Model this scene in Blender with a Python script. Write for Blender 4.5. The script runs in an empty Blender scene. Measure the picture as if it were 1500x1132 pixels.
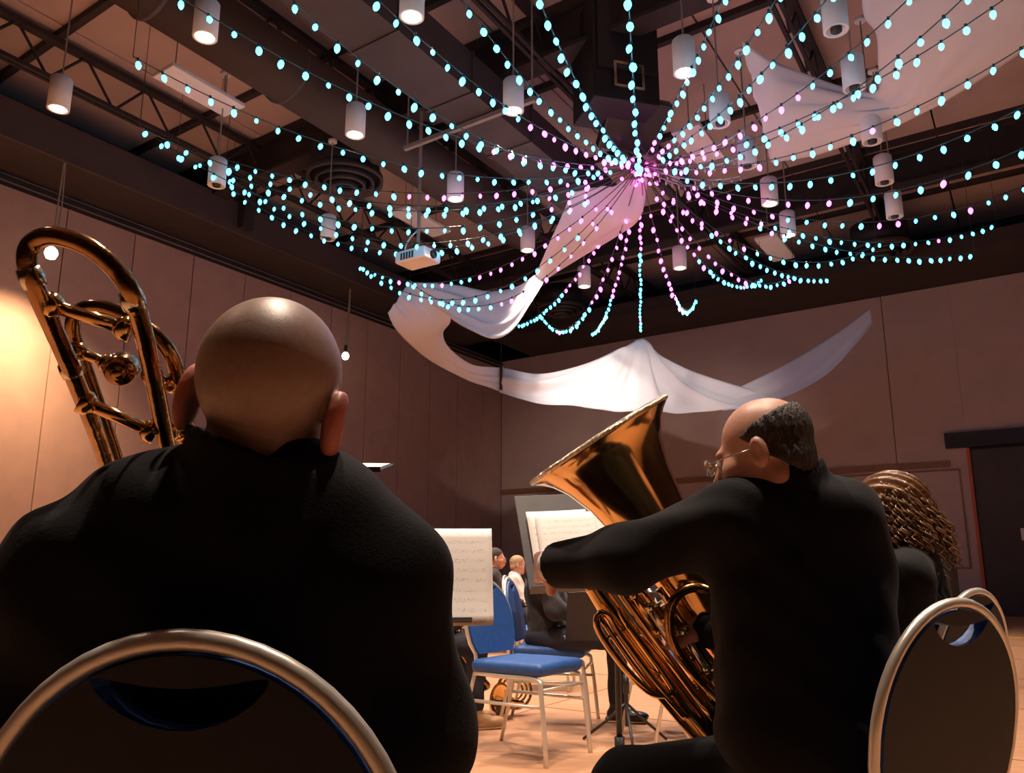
import bpy, bmesh, math, random
import numpy as np
from mathutils import Vector, Matrix
random.seed(7); RNG = np.random.default_rng(7)
scn = bpy.context.scene
col = scn.collection

# ------------------------------------------------------------------ camera
F = 1210.0; TH = math.atan2(266.0, F); CH = 0.95          # focal length in px of a 1500 px wide frame, pitch, height
cd = bpy.data.cameras.new('camera'); cam = bpy.data.objects.new('camera', cd); col.objects.link(cam)
cd.sensor_width = 36.0; cd.lens = 36.0 * F / 1500.0; cd.clip_start = 0.05; cd.clip_end = 200
cam.location = (0, 0, CH); cam.rotation_euler = (math.pi / 2 + TH, 0, 0)
scn.camera = cam
# ------------------------------------------------------------------ world, exposure
w = bpy.data.worlds.new('world'); scn.world = w; w.use_nodes = True
w.node_tree.nodes['Background'].inputs[0].default_value = (0.55, 0.36, 0.42, 1)
w.node_tree.nodes['Background'].inputs[1].default_value = 0.05
scn.view_settings.view_transform = 'Standard'; scn.view_settings.look = 'None'
scn.view_settings.exposure = 0.0; scn.view_settings.gamma = 1.0; scn.view_settings.use_curve_mapping = False
SPOT_W = 800.0            # one lit pendant
WARM = (1.0, 0.77, 0.60)

# ------------------------------------------------------------------ surveying helpers
CT, ST = math.cos(TH), math.sin(TH)
def ray(x, y):
    a = (x - 750) / F; b = (566 - y) / F
    return np.array([a, CT - b * ST, ST + b * CT])
CAM = np.array([0, 0, CH])
def atY(x, y, Y):
    r = ray(x, y); return CAM + r * (Y / r[1])
def atZ(x, y, z):
    r = ray(x, y); return CAM + r * ((z - CH) / r[2])
U2 = np.array([0.53034, 0.84779]); V2 = np.array([-0.81926, 0.57343]); K2 = np.array([-0.321, 24.408])
U3 = np.array([*U2, 0]); V3 = np.array([*V2, 0]); K3 = np.array([*K2, 0])
NL = np.array([0.84779, -0.53034, 0]); NF = np.array([-0.57343, -0.81926, 0])   # inward normals of the two walls
ZW = 7.08                                                                     # top of the panelled walls
Z3 = np.array([0, 0, 1.0])

# ------------------------------------------------------------------ materials
MATS = {}
def mat(name, color, rough=0.6, metal=0.0, noise=0.0, scale=8.0, bump=0.0, bscale=None, emit=None, estr=0.0, spec=0.5, sheen=0.0, trans=0.0, coat=0.0, stretch=None):
    if name in MATS: return MATS[name]
    m = bpy.data.materials.new(name); m.use_nodes = True; nt = m.node_tree; b = nt.nodes['Principled BSDF']
    b.inputs['Base Color'].default_value = (*color, 1); b.inputs['Roughness'].default_value = rough
    b.inputs['Metallic'].default_value = metal; b.inputs['Specular IOR Level'].default_value = spec
    b.inputs['Coat Weight'].default_value = coat
    if sheen: b.inputs['Sheen Weight'].default_value = sheen
    if trans: b.inputs['Transmission Weight'].default_value = trans
    if emit:
        b.inputs['Emission Color'].default_value = (*emit, 1); b.inputs['Emission Strength'].default_value = estr
    tc = nt.nodes.new('ShaderNodeTexCoord'); src = tc.outputs['Object']
    if stretch:
        mp = nt.nodes.new('ShaderNodeMapping'); mp.inputs['Scale'].default_value = stretch
        nt.links.new(src, mp.inputs[0]); src = mp.outputs[0]
    if noise:
        n = nt.nodes.new('ShaderNodeTexNoise'); n.inputs['Scale'].default_value = scale; n.inputs['Detail'].default_value = 5
        nt.links.new(src, n.inputs['Vector'])
        r = nt.nodes.new('ShaderNodeValToRGB')
        r.color_ramp.elements[0].position = 0.3; r.color_ramp.elements[1].position = 0.7
        r.color_ramp.elements[0].color = (*[c * (1 - noise) for c in color], 1)
        r.color_ramp.elements[1].color = (*[min(1, c * (1 + noise)) for c in color], 1)
        nt.links.new(n.outputs['Fac'], r.inputs[0]); nt.links.new(r.outputs[0], b.inputs['Base Color'])
    if bump:
        n2 = nt.nodes.new('ShaderNodeTexNoise'); n2.inputs['Scale'].default_value = bscale or scale * 4; n2.inputs['Detail'].default_value = 4
        nt.links.new(src, n2.inputs['Vector'])
        bp = nt.nodes.new('ShaderNodeBump'); bp.inputs['Strength'].default_value = bump; bp.inputs['Distance'].default_value = 0.02
        nt.links.new(n2.outputs['Fac'], bp.inputs['Height']); nt.links.new(bp.outputs[0], b.inputs['Normal'])
    MATS[name] = m; return m
def cloth_mat(name, color, tl=0.35):
    m = bpy.data.materials.new(name); m.use_nodes = True; nt = m.node_tree
    for n in list(nt.nodes): nt.nodes.remove(n)
    o = nt.nodes.new('ShaderNodeOutputMaterial'); mx = nt.nodes.new('ShaderNodeMixShader')
    d = nt.nodes.new('ShaderNodeBsdfDiffuse'); t = nt.nodes.new('ShaderNodeBsdfTranslucent')
    tc = nt.nodes.new('ShaderNodeTexCoord'); n = nt.nodes.new('ShaderNodeTexNoise'); n.inputs['Scale'].default_value = 60
    bp = nt.nodes.new('ShaderNodeBump'); bp.inputs['Strength'].default_value = 0.15; bp.inputs['Distance'].default_value = 0.01
    nt.links.new(tc.outputs['Object'], n.inputs['Vector']); nt.links.new(n.outputs['Fac'], bp.inputs['Height'])
    nt.links.new(bp.outputs[0], d.inputs['Normal'])
    d.inputs[0].default_value = (*color, 1); t.inputs[0].default_value = (*color, 1); mx.inputs[0].default_value = tl
    nt.links.new(d.outputs[0], mx.inputs[1]); nt.links.new(t.outputs[0], mx.inputs[2]); nt.links.new(mx.outputs[0], o.inputs[0])
    MATS[name] = m; return m
M_WALL = mat('wall_fabric', (0.46, 0.30, 0.27), 0.85, noise=0.06, scale=3, bump=0.12, bscale=120)
M_WALLF = mat('wall_far_paint', (0.52, 0.39, 0.37), 0.85, noise=0.05, scale=2, bump=0.08, bscale=60)
M_GAP = mat('joint_dark', (0.03, 0.02, 0.018), 0.9, noise=0.2)
M_DARK = mat('ceiling_dark', (0.045, 0.032, 0.032), 0.8, noise=0.15, scale=2)
M_STEEL = mat('joist_dark_steel', (0.028, 0.02, 0.022), 0.7, noise=0.2, scale=4)
M_DUCT = mat('duct_grey_brown', (0.068, 0.050, 0.048), 0.6, noise=0.12, scale=2, bump=0.05, bscale=6)
M_BLACK = mat('flat_black', (0.012, 0.010, 0.012), 0.6, noise=0.2)
M_DECK = mat('roof_deck', (0.50, 0.38, 0.365), 0.85, noise=0.08, scale=1.2)
M_WOOD = mat('rail_wood', (0.26, 0.13, 0.065), 0.5, noise=0.25, scale=5, stretch=(1, 1, 8))
M_WHITE = mat('white_enamel', (0.84, 0.79, 0.78), 0.45, noise=0.03)
M_CABLE = mat('cable_grey', (0.30, 0.25, 0.22), 0.5, noise=0.1)
M_CORD = mat('dark_green_cord', (0.05, 0.055, 0.05), 0.35, noise=0.1)
M_LENS = mat('lamp_lens', (1, 0.9, 0.7), 0.4, emit=(1.0, 0.80, 0.52), estr=14.0, noise=0.02)
M_OFF = mat('lamp_dark_bore', (0.03, 0.02, 0.02), 0.5, noise=0.1)
M_CYAN = mat('bulb_cyan', (0.2, 0.8, 0.9), 0.3, emit=(0.06, 0.62, 1.0), estr=8.5, noise=0.02)
M_PINK = mat('bulb_pink', (0.9, 0.4, 0.8), 0.3, emit=(1.0, 0.13, 0.80), estr=5.0, noise=0.02)
M_BRASS = mat('lacquered_brass', (0.72, 0.44, 0.16), 0.13, 1.0, noise=0.08, scale=14, coat=0.3)
M_BRASSD = mat('brass_worn', (0.40, 0.22, 0.085), 0.16, 1.0, noise=0.22, scale=22, bump=0.1, bscale=40)
M_NICKEL = mat('nickel_silver', (0.72, 0.66, 0.52), 0.18, 1.0, noise=0.05)
M_CHROME = mat('satin_champagne_metal', (0.70, 0.67, 0.60), 0.36, 0.55, noise=0.05)
M_BLUE = mat('royal_blue_vinyl', (0.018, 0.085, 0.30), 0.55, noise=0.12, scale=30, bump=0.08, bscale=200)
M_SUIT = mat('black_wool', (0.0055, 0.0053, 0.007), 0.85, noise=0.2, scale=60, bump=0.12, bscale=300, sheen=0.04, spec=0.15)
M_SUIT2 = mat('charcoal_jacket', (0.028, 0.022, 0.024), 0.85, noise=0.2, scale=30, bump=0.2, bscale=120, sheen=0.1)
M_TROUS = mat('dark_navy_trousers', (0.015, 0.016, 0.026), 0.85, noise=0.2, scale=30)
M_JEAN = mat('blue_jeans', (0.06, 0.11, 0.20), 0.85, noise=0.3, scale=40)
M_SKIN = mat('skin_fair', (0.52, 0.27, 0.19), 0.45, noise=0.10, scale=18, bump=0.05, bscale=150)
M_SKINS = mat('shaved_scalp', (0.30, 0.19, 0.145), 0.42, noise=0.10, scale=120, bump=0.06, bscale=500)
M_SKINP = mat('skin_pink', (0.66, 0.33, 0.24), 0.5, noise=0.08, scale=18)
M_HAIRG = mat('hair_dark_grey', (0.045, 0.033, 0.028), 0.6, noise=0.5, scale=120, bump=0.6, bscale=220, stretch=(1, 1, .3))
M_HAIRB = mat('hair_sandy', (0.50, 0.33, 0.18), 0.55, noise=0.3, scale=120, bump=0.4, bscale=220)
M_HAIRW = mat('hair_brown_curl', (0.17, 0.085, 0.04), 0.32, noise=0.35, scale=60)
M_SHIRT = mat('white_shirt', (0.80, 0.76, 0.72), 0.7, noise=0.03)
M_RED = mat('red_shirt', (0.30, 0.04, 0.04), 0.7, noise=0.1)
M_SHOEK = mat('black_shoe', (0.015, 0.013, 0.013), 0.35, noise=0.2)
M_SHOET = mat('tan_shoe', (0.36, 0.20, 0.09), 0.5, noise=0.15)
M_SOLE = mat('pale_sole', (0.75, 0.68, 0.58), 0.6, noise=0.05)
M_STAND = mat('stand_black', (0.02, 0.019, 0.022), 0.45, noise=0.15, scale=20)
M_STANDG = mat('stand_grey', (0.07, 0.065, 0.07), 0.5, noise=0.08, scale=20)
M_YELL = mat('yellow_strip', (0.80, 0.52, 0.07), 0.5, noise=0.08)
M_REDP = mat('door_edge_red', (0.55, 0.09, 0.03), 0.5, noise=0.1)
M_DOOR = mat('door_dark', (0.050, 0.035, 0.034), 0.55, noise=0.12, scale=4)
M_GLASS = mat('spectacle_glass', (1, 1, 1), 0.02, trans=1.0, noise=0.001)
M_EYE = mat('eye_white', (0.8, 0.75, 0.7), 0.2, noise=0.02)
M_SPARK = mat('rim_sparkle', (0.75, 0.66, 0.52), 0.25, 1.0, noise=0.35, scale=120, bump=0.8, bscale=160)  # pale speckled metal, the rim's sparkling glints put into the colour
M_DRAPE = cloth_mat('white_voile', (0.92, 0.88, 0.93), 0.3)

def floor_mat():
    m = bpy.data.materials.new('floor_wood'); m.use_nodes = True; nt = m.node_tree; b = nt.nodes['Principled BSDF']
    tc = nt.nodes.new('ShaderNodeTexCoord'); mp = nt.nodes.new('ShaderNodeMapping'); mp.inputs['Scale'].default_value = (1.2, 14, 1)
    n = nt.nodes.new('ShaderNodeTexNoise'); n.inputs['Scale'].default_value = 1.6; n.inputs['Detail'].default_value = 6
    r = nt.nodes.new('ShaderNodeValToRGB'); r.color_ramp.elements[0].position = .3; r.color_ramp.elements[1].position = .72
    r.color_ramp.elements[0].color = (0.42, 0.215, 0.115, 1); r.color_ramp.elements[1].color = (0.54, 0.30, 0.175, 1)
    nt.links.new(tc.outputs['Object'], mp.inputs[0]); nt.links.new(mp.outputs[0], n.inputs['Vector'])
    nt.links.new(n.outputs['Fac'], r.inputs[0]); nt.links.new(r.outputs[0], b.inputs['Base Color'])
    b.inputs['Roughness'].default_value = 0.42
    return m
M_FLOOR = floor_mat()
def sheet_mat():
    # printed music: rows of staves with little note marks, flat print on paper (local x across, z down the page)
    m = bpy.data.materials.new('sheet_music_print'); m.use_nodes = True; nt = m.node_tree; b = nt.nodes['Principled BSDF']
    L = nt.links.new
    tc = nt.nodes.new('ShaderNodeTexCoord'); sp = nt.nodes.new('ShaderNodeSeparateXYZ'); L(tc.outputs['UV'], sp.inputs[0])
    def M(op, a, bb=None, v=None):
        n = nt.nodes.new('ShaderNodeMath'); n.operation = op
        if hasattr(a, 'links') or not isinstance(a, (int, float)): L(a, n.inputs[0])
        else: n.inputs[0].default_value = a
        if bb is not None: L(bb, n.inputs[1])
        elif v is not None: n.inputs[1].default_value = v
        return n.outputs[0]
    row = M('FRACT', M('MULTIPLY', sp.outputs['Y'], v=10.0))
    inrow = M('MULTIPLY', M('GREATER_THAN', row, v=0.30), M('LESS_THAN', row, v=0.72))
    line = M('LESS_THAN', M('FRACT', M('MULTIPLY', row, v=11.0)), v=0.16)
    mp = nt.nodes.new('ShaderNodeMapping'); mp.inputs['Scale'].default_value = (70, 60, 1); L(tc.outputs['UV'], mp.inputs[0])
    vo = nt.nodes.new('ShaderNodeTexVoronoi'); vo.inputs['Scale'].default_value = 1.0; L(mp.outputs[0], vo.inputs['Vector'])
    note = M('LESS_THAN', vo.outputs['Distance'], v=0.26)
    n2 = nt.nodes.new('ShaderNodeTexNoise'); n2.inputs['Scale'].default_value = 9; L(tc.outputs['UV'], n2.inputs['Vector'])
    note = M('MULTIPLY', note, M('GREATER_THAN', n2.outputs['Fac'], v=0.47))
    mx = M('LESS_THAN', M('ABSOLUTE', M('SUBTRACT', sp.outputs['X'], v=0.5)), v=0.42)
    fac = M('MULTIPLY', M('MULTIPLY', M('MAXIMUM', M('MULTIPLY', line, v=0.35), note), inrow), mx)
    mix = nt.nodes.new('ShaderNodeMix'); mix.data_type = 'RGBA'; L(fac, mix.inputs[0])
    mix.inputs[6].default_value = (0.93, 0.91, 0.88, 1); mix.inputs[7].default_value = (0.25, 0.22, 0.2, 1)
    L(mix.outputs[2], b.inputs['Base Color']); b.inputs['Roughness'].default_value = 0.8
    return m
M_SHEET = sheet_mat()

# ------------------------------------------------------------------ mesh helpers
def tag(o, label=None, cat=None, group=None, kind=None):
    if label: o['label'] = label
    if cat: o['category'] = cat
    if group: o['group'] = group
    if kind: o['kind'] = kind
    return o
def empty(name, loc=(0, 0, 0), rz=0.0):
    o = bpy.data.objects.new(name, None); col.objects.link(o); o.location = tuple(float(v) for v in loc); o.rotation_euler.z = rz
    o.empty_display_size = 0.1
    return o
def wloc(o):
    v = np.zeros(3)
    while o is not None: v = v + np.array(o.location); o = o.parent
    return v
def link(name, me, parent=None):
    o = bpy.data.objects.new(name, me); col.objects.link(o)
    if parent is not None: o.parent = parent
    return o
def mk(name, V, Fc, m, parent=None, smooth=True, local=False, uv=None):
    """mesh object; V in world coordinates unless local, shifted into the parent's frame (parents here are unrotated)"""
    V = np.asarray(V, float)
    org = np.zeros(3)
    if not local:
        if parent is None: org = np.array([*(V[:, :2].min(0) + V[:, :2].max(0)) / 2, V[:, 2].min()])
        else: org = wloc(parent)
    me = bpy.data.meshes.new(name); me.from_pydata((V - org).tolist(), [], [tuple(map(int, f)) for f in Fc])
    for mm in (m if isinstance(m, (list, tuple)) else [m]): me.materials.append(mm)
    if smooth: me.polygons.foreach_set('use_smooth', [True] * len(me.polygons))
    if uv is not None:
        l = me.uv_layers.new(name='UVMap')
        for lp in me.loops: l.data[lp.index].uv = uv[lp.vertex_index]
    me.update()
    o = link(name, me, parent)
    if parent is None and not local: o.location = org
    return o
class G:
    """collects raw geometry"""
    def __init__(s): s.V = []; s.F = []
    def add(s, V, Fc):
        n = len(s.V); s.V += [list(map(float, v)) for v in V]; s.F += [tuple(n + i for i in f) for f in Fc]; return s
    def box(s, c, hx, hy, hz, ax=None):
        ax = ax or (np.array([1., 0, 0]), np.array([0, 1., 0]), Z3)
        c = np.asarray(c, float)
        V = [c + ax[0] * hx * a + ax[1] * hy * b + ax[2] * hz * d for a in (-1, 1) for b in (-1, 1) for d in (-1, 1)]
        Fc = [(0, 1, 3, 2), (4, 6, 7, 5), (0, 4, 5, 1), (2, 3, 7, 6), (0, 2, 6, 4), (1, 5, 7, 3)]
        return s.add(V, Fc)
    def tube(s, P, r, n=8, closed=False, cap=True):
        P = [np.asarray(p, float) for p in P]; m = len(P)
        rs = r if hasattr(r, '__len__') else [r] * m
        T = []
        for i in range(m):
            a = P[(i - 1) % m] if (closed or i > 0) else P[i]; b = P[(i + 1) % m] if (closed or i < m - 1) else P[i]
            t = b - a; T.append(t / (np.linalg.norm(t) + 1e-12))
        ref = np.array([0, 0, 1.0]) if abs(T[0][2]) < .9 else np.array([1.0, 0, 0])
        N = ref - T[0] * (ref @ T[0]); N /= np.linalg.norm(N)
        V = []
        for i in range(m):
            N = N - T[i] * (N @ T[i]); N /= (np.linalg.norm(N) + 1e-12); B = np.cross(T[i], N)
            for k in range(n):
                a = 2 * math.pi * k / n; V.append(P[i] + (N * math.cos(a) + B * math.sin(a)) * rs[i])
        Fc = []
        for i in range(m if closed else m - 1):
            j = (i + 1) % m
            for k in range(n):
                k2 = (k + 1) % n; Fc.append((i * n + k, i * n + k2, j * n + k2, j * n + k))
        if not closed and cap: Fc += [tuple(range(n - 1, -1, -1)), tuple((m - 1) * n + k for k in range(n))]
        return s.add(V, Fc)
    def lathe(s, prof, c, axis=(0, 0, 1), n=24, cap=True):
        ax = np.asarray(axis, float); ax /= np.linalg.norm(ax)
        ref = np.array([1.0, 0, 0]) if abs(ax[0]) < .9 else np.array([0, 1.0, 0])
        A = ref - ax * (ref @ ax); A /= np.linalg.norm(A); B = np.cross(ax, A); c = np.asarray(c, float)
        V = [c + ax * h + (A * math.cos(2 * math.pi * k / n) + B * math.sin(2 * math.pi * k / n)) * r for r, h in prof for k in range(n)]
        Fc = [(i * n + k, i * n + (k + 1) % n, (i + 1) * n + (k + 1) % n, (i + 1) * n + k) for i in range(len(prof) - 1) for k in range(n)]
        if cap: Fc += [tuple(range(n - 1, -1, -1)), tuple((len(prof) - 1) * n + k for k in range(n))]
        return s.add(V, Fc)
    def obj(s, name, m, parent=None, smooth=False, local=False, uv=None):
        return mk(name, s.V, s.F, m, parent, smooth, local, uv)
def spline(P, n=8, closed=False):
    """Catmull-Rom through the points"""
    P = [np.asarray(p, float) for p in P]; out = []; m = len(P)
    for i in range(m if closed else m - 1):
        p0 = P[(i - 1) % m] if (closed or i > 0) else 2 * P[0] - P[1]
        p1 = P[i]; p2 = P[(i + 1) % m]
        p3 = P[(i + 2) % m] if (closed or i < m - 2) else 2 * P[-1] - P[-2]
        for k in range(n):
            t = k / n
            out.append(.5 * ((2 * p1) + (p2 - p0) * t + (2 * p0 - 5 * p1 + 4 * p2 - p3) * t * t + (3 * p1 - p0 - 3 * p2 + p3) * t ** 3))
    if not closed: out.append(P[-1])
    return out
def bevel(o, w=0.004, seg=2):
    b = o.modifiers.new('bevel', 'BEVEL'); b.width = w; b.segments = seg; b.limit_method = 'ANGLE'; return o

# signed-distance modelling: continuous bodies and clothes
def s_cone(a, b, r1, r2):
    a = np.asarray(a, float); b = np.asarray(b, float); d = b - a; L = d @ d + 1e-12
    def f(P):
        h = np.clip(((P - a) @ d) / L, 0, 1)
        return np.linalg.norm(P - a - h[:, None] * d, axis=1) - (r1 + (r2 - r1) * h)
    return f
def s_ell(c, r, R=None):
    c = np.asarray(c, float); r = np.asarray(r, float)
    def f(P):
        q = P - c
        if R is not None: q = q @ R
        k0 = np.linalg.norm(q / r, axis=1); k1 = np.linalg.norm(q / (r * r), axis=1) + 1e-9
        return k0 * (k0 - 1) / k1
    return f
def s_box(c, hs, rad, R=None):
    c = np.asarray(c, float); hs = np.asarray(hs, float) - rad
    def f(P):
        q = P - c
        if R is not None: q = q @ R
        q = np.abs(q) - hs
        return np.linalg.norm(np.maximum(q, 0), axis=1) + np.minimum(q.max(1), 0) - rad
    return f
def s_uni(fs, k=0.03):
    def f(P):
        d = fs[0](P)
        for g in fs[1:]:
            e = g(P); h = np.maximum(k - np.abs(d - e), 0) / k; d = np.minimum(d, e) - h * h * k * .25
        return d
    return f
def s_sub(f1, f2, k=0.01):
    def f(P):
        d = f1(P); e = -f2(P); h = np.maximum(k - np.abs(d - e), 0) / k
        return np.maximum(d, e) + h * h * k * .25
    return f
def s_cut(f1, c, n):           # keep the side n points to
    c = np.asarray(c, float); n = np.asarray(n, float); n = n / np.linalg.norm(n)
    return lambda P: np.maximum(f1(P), -((P - c) @ n))
def s_fold(f1, amp, fr, ph=0.0):
    return lambda P: f1(P) + amp * np.sin(P @ np.asarray(fr, float) + ph + 1.3 * np.sin(P @ np.array([11., 7., 5.]) + ph))
def surf(fn, lo, hi, h):
    """surface nets on a sparse grid"""
    lo = np.asarray(lo, float); hi = np.asarray(hi, float); q = 4
    nc = np.ceil((hi - lo) / (h * q)).astype(int) + 1; n = nc * q
    cc = [lo[i] + (np.arange(nc[i]) + .5) * h * q - h * .5 for i in range(3)]
    X = np.stack(np.meshgrid(*cc, indexing='ij'), -1).reshape(-1, 3)
    Dc = fn(X).reshape(nc)
    act = np.abs(Dc) < h * q * 1.7
    D = np.repeat(np.repeat(np.repeat(Dc, q, 0), q, 1), q, 2)
    mask = np.repeat(np.repeat(np.repeat(act, q, 0), q, 1), q, 2)
    idx = np.argwhere(mask); pts = lo + idx * h; D[mask] = fn(pts)
    ins = D < 0
    c = np.zeros(np.array(D.shape) - 1, int)
    for a in (0, 1):
        for b in (0, 1):
            for e in (0, 1): c += ins[a:n[0] - 1 + a, b:n[1] - 1 + b, e:n[2] - 1 + e]
    cells = np.argwhere((c > 0) & (c < 8))
    vid = -np.ones(c.shape, int); vid[tuple(cells.T)] = np.arange(len(cells))
    acc = np.zeros((len(cells), 3)); cnt = np.zeros(len(cells))
    corners = [(a, b, e) for a in (0, 1) for b in (0, 1) for e in (0, 1)]
    for i, p in enumerate(corners):
        for r in corners[i + 1:]:
            if sum(abs(np.array(p) - np.array(r))) != 1: continue
            d0 = D[tuple((cells + p).T)]; d1 = D[tuple((cells + r).T)]
            m = (d0 < 0) != (d1 < 0); t = np.where(m, d0 / np.where(m, d0 - d1, 1), 0)
            pt = cells + np.array(p) + t[:, None] * (np.array(r) - np.array(p))
            acc[m] += pt[m]; cnt[m] += 1
    V = lo + acc / cnt[:, None] * h
    Fs = []
    for ax in range(3):
        o = [i for i in range(3) if i != ax]
        sl0 = [slice(1, n[i] - 1) for i in range(3)]; sl1 = list(sl0)
        sl0[ax] = slice(0, n[ax] - 1); sl1[ax] = slice(1, n[ax])
        a0 = ins[tuple(sl0)]; a1 = ins[tuple(sl1)]
        e = np.argwhere(a0 != a1); base = e.copy(); base[:, o[0]] += 1; base[:, o[1]] += 1
        flip = a0[tuple(e.T)]
        def cell(d0, d1):
            k = base.copy(); k[:, o[0]] -= d0; k[:, o[1]] -= d1; return vid[tuple(k.T)]
        qd = np.stack([cell(1, 1), cell(0, 1), cell(0, 0), cell(1, 0)], 1)
        if ax == 1: flip = ~flip
        qd[~flip] = qd[~flip][:, ::-1]
        Fs.append(qd)
    Fc = np.concatenate(Fs); Fc = Fc[(Fc >= 0).all(1)]
    return V, Fc
def sdf(name, fn, lo, hi, h, m, parent):
    V, Fc = surf(fn, lo, hi, h); return mk(name, V, Fc, m, parent, True)
def frame(fd, up=(0, 0, 1)):
    """columns right, forward, up"""
    f = np.asarray(fd, float); f = f / np.linalg.norm(f); r = np.cross(f, np.asarray(up, float)); r /= np.linalg.norm(r)
    return np.stack([r, f, np.cross(r, f)], 1)

# ================================================================== SETTING
def along(t, n, z, wall='L'):     # point on a wall: t metres along it from the corner, n metres into the room
    return (K3 + U3 * t + NL * n if wall == 'L' else K3 + V3 * t + NF * n) + Z3 * z
def plan(a, b, z): return K3 + U3 * a + V3 * b + Z3 * z
AXL = (U3, NL, Z3); AXF = (V3, NF, Z3)
fl = G(); fl.box((2, 10, -0.05), 21, 21, 0.05)
floor = tag(fl.obj('floor', M_FLOOR), kind='structure')
# dance-floor seams and yellow edge strip
g = G()
for k in range(9): g.box(K3 + U3 * (-22 + 1.83 * k) + V3 * (-6) + Z3 * 0.001, 0.006, 8, 0.001, AXL[:1] + (V3, Z3))
for k in range(9): g.box(K3 + U3 * (-14) + V3 * (-1 - 1.83 * k) + Z3 * 0.001, 9, 0.006, 0.001, (U3, V3, Z3))
g.obj('floor_seam', M_WOOD, floor)
yl = atZ(1490, 934, 0); g = G(); g.box(yl + V3 * (-1.6) + Z3 * 0.004, 2.4, 0.05, 0.004, (V3, NF, Z3)); tag(g.obj('trim_1', M_YELL), kind='structure')

wl = G(); wl.box(along(-13, -0.10, ZW / 2), 13, 0.06, ZW / 2, AXL)
wall_left = tag(wl.obj('wall_left', M_GAP), kind='structure')
seams = [0.0] + [-1 - 1.25 * k for k in range(20)]
for a, b in zip(seams[:-1], seams[1:]):
    g = G(); g.box(along((a + b) / 2, -0.02, ZW / 2), abs(b - a) / 2 - 0.011, 0.02, ZW / 2 - .01, AXL); g.obj('panel', M_WALL, wall_left)
g = G(); g.box(along(-12.5, 0.02, ZW - .09), 12.5, 0.03, 0.035, AXL); g.box(along(-12.5, 0.012, ZW - .19), 12.5, 0.014, 0.03, AXL)
tag(g.obj('trim_2', M_GAP), kind='structure')
wf = G(); wf.box(along(-9, -0.10, ZW / 2, 'F'), 9.2, 0.06, ZW / 2, AXF)
wall_far = tag(wf.obj('wall_far', M_GAP), kind='structure')
for a, b in ((0, -10.80), (-10.80, -17.8)):
    if a == 0:
        g = G(); g.box(along((a + b) / 2, -0.02, ZW / 2, 'F'), abs(b - a) / 2 - 0.012, 0.02, ZW / 2, AXF); g.obj('panel', M_WALLF, wall_far)
    else:                                            # around the door opening
        g = G(); g.box(along((a - 12.2) / 2, -0.02, ZW / 2, 'F'), abs(a + 12.2) / 2 - 0.004, 0.02, ZW / 2, AXF); g.obj('panel', M_WALLF, wall_far)
        g = G(); g.box(along((-12.2 + b) / 2, -0.02, (ZW + 3.45) / 2, 'F'), abs(b + 12.2) / 2, 0.02, (ZW - 3.45) / 2, AXF); g.obj('panel', M_WALLF, wall_far)
g = G(); g.box(along(-5.9, 0.02, 3.13, 'F'), 5.95, 0.025, 0.07, AXF); tag(g.obj('trim_3', M_WOOD), kind='structure')
g = G()                                              # thin frame moulding near the door
for z in (0.95, 3.0): g.box(along(-10.5, 0.008, z, 'F'), 1.5, 0.01, 0.02, AXF)
for t in (-9.0, -12.0): g.box(along(t, 0.008, 1.97, 'F'), 0.02, 0.01, 1.04, AXF)
tag(g.obj('trim_4', M_WOOD), kind='structure')
# dark door with header track and orange-red jamb
d = empty('door_1', along(-14.2, -.02, 0, 'F')); tag(d, kind='structure')
for k in range(2):
    g = G(); g.box(along(-13.35 - 2.3 * k, -0.03, 1.70, 'F'), 1.13, 0.02, 1.70, AXF); lf = g.obj('door_leaf', M_DOOR, d)
    g = G(); g.box(along(-13.02 - 2.3 * k, -0.001, 1.62, 'F'), 0.05, 0.008, 0.12, AXF); g.obj('push_plate', M_WHITE, lf)
g = G(); g.box(along(-12.205, 0.01, 1.72, 'F'), 0.03, 0.05, 1.72, AXF); g.obj('jamb', M_REDP, d)
g = G(); g.box(along(-14.7, 0.06, 3.61, 'F'), 2.9, 0.09, 0.16, AXF); g.obj('header_track', M_BLACK, d)

g = G(); g.box(plan(-26.1, -9.5, 4.2), .1, 9.8, 4.2, (U3, V3, Z3)); tag(g.obj('wall_back', M_DARK), kind='structure')
g = G(); g.box(plan(-13, -19.1, 4.2), 13.2, .1, 4.2, (U3, V3, Z3)); tag(g.obj('wall_right', M_DARK), kind='structure')
# soffit ledge above the walls, upper walls
g = G(); g.box(along(-13, 0.55, 7.22), 13, 0.62, 0.13, AXL); so = tag(g.obj('trim_5', M_DARK), kind='structure')
g = G(); g.box(along(-13, 1.19, 7.36), 13, 0.03, 0.30, AXL); g.obj('fascia', M_DUCT, so)
g = G(); g.box(along(-13, -0.1, 7.8), 13, 0.06, .7, AXL); g.box(along(-9, -0.1, 7.8, 'F'), 9.2, 0.06, .7, AXF); g.obj('upper_wall', M_DARK, so)
g = G(); g.box(along(-9, 1.0, 7.25, 'F'), 9.2, 1.1, 0.16, AXF); tag(g.obj('trim_6', M_DARK), kind='structure')

# roof deck in bays, steel joists with web bars, girders
cg = G(); cg.box((2, 10, 8.44), 21, 21, 0.04)
ceiling = tag(cg.obj('ceiling', M_GAP), kind='structure')
me = None
for i in range(11):
    for j in range(8):
        a, b = -1.3 - 2.5 * i, -1.3 - 2.5 * j
        o = None
        g = G(); g.box(plan(a, b, 8.36), 1.20, 1.235, 0.04, (U3, V3, Z3)); g.obj('deck_panel', M_DECK, ceiling)
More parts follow.
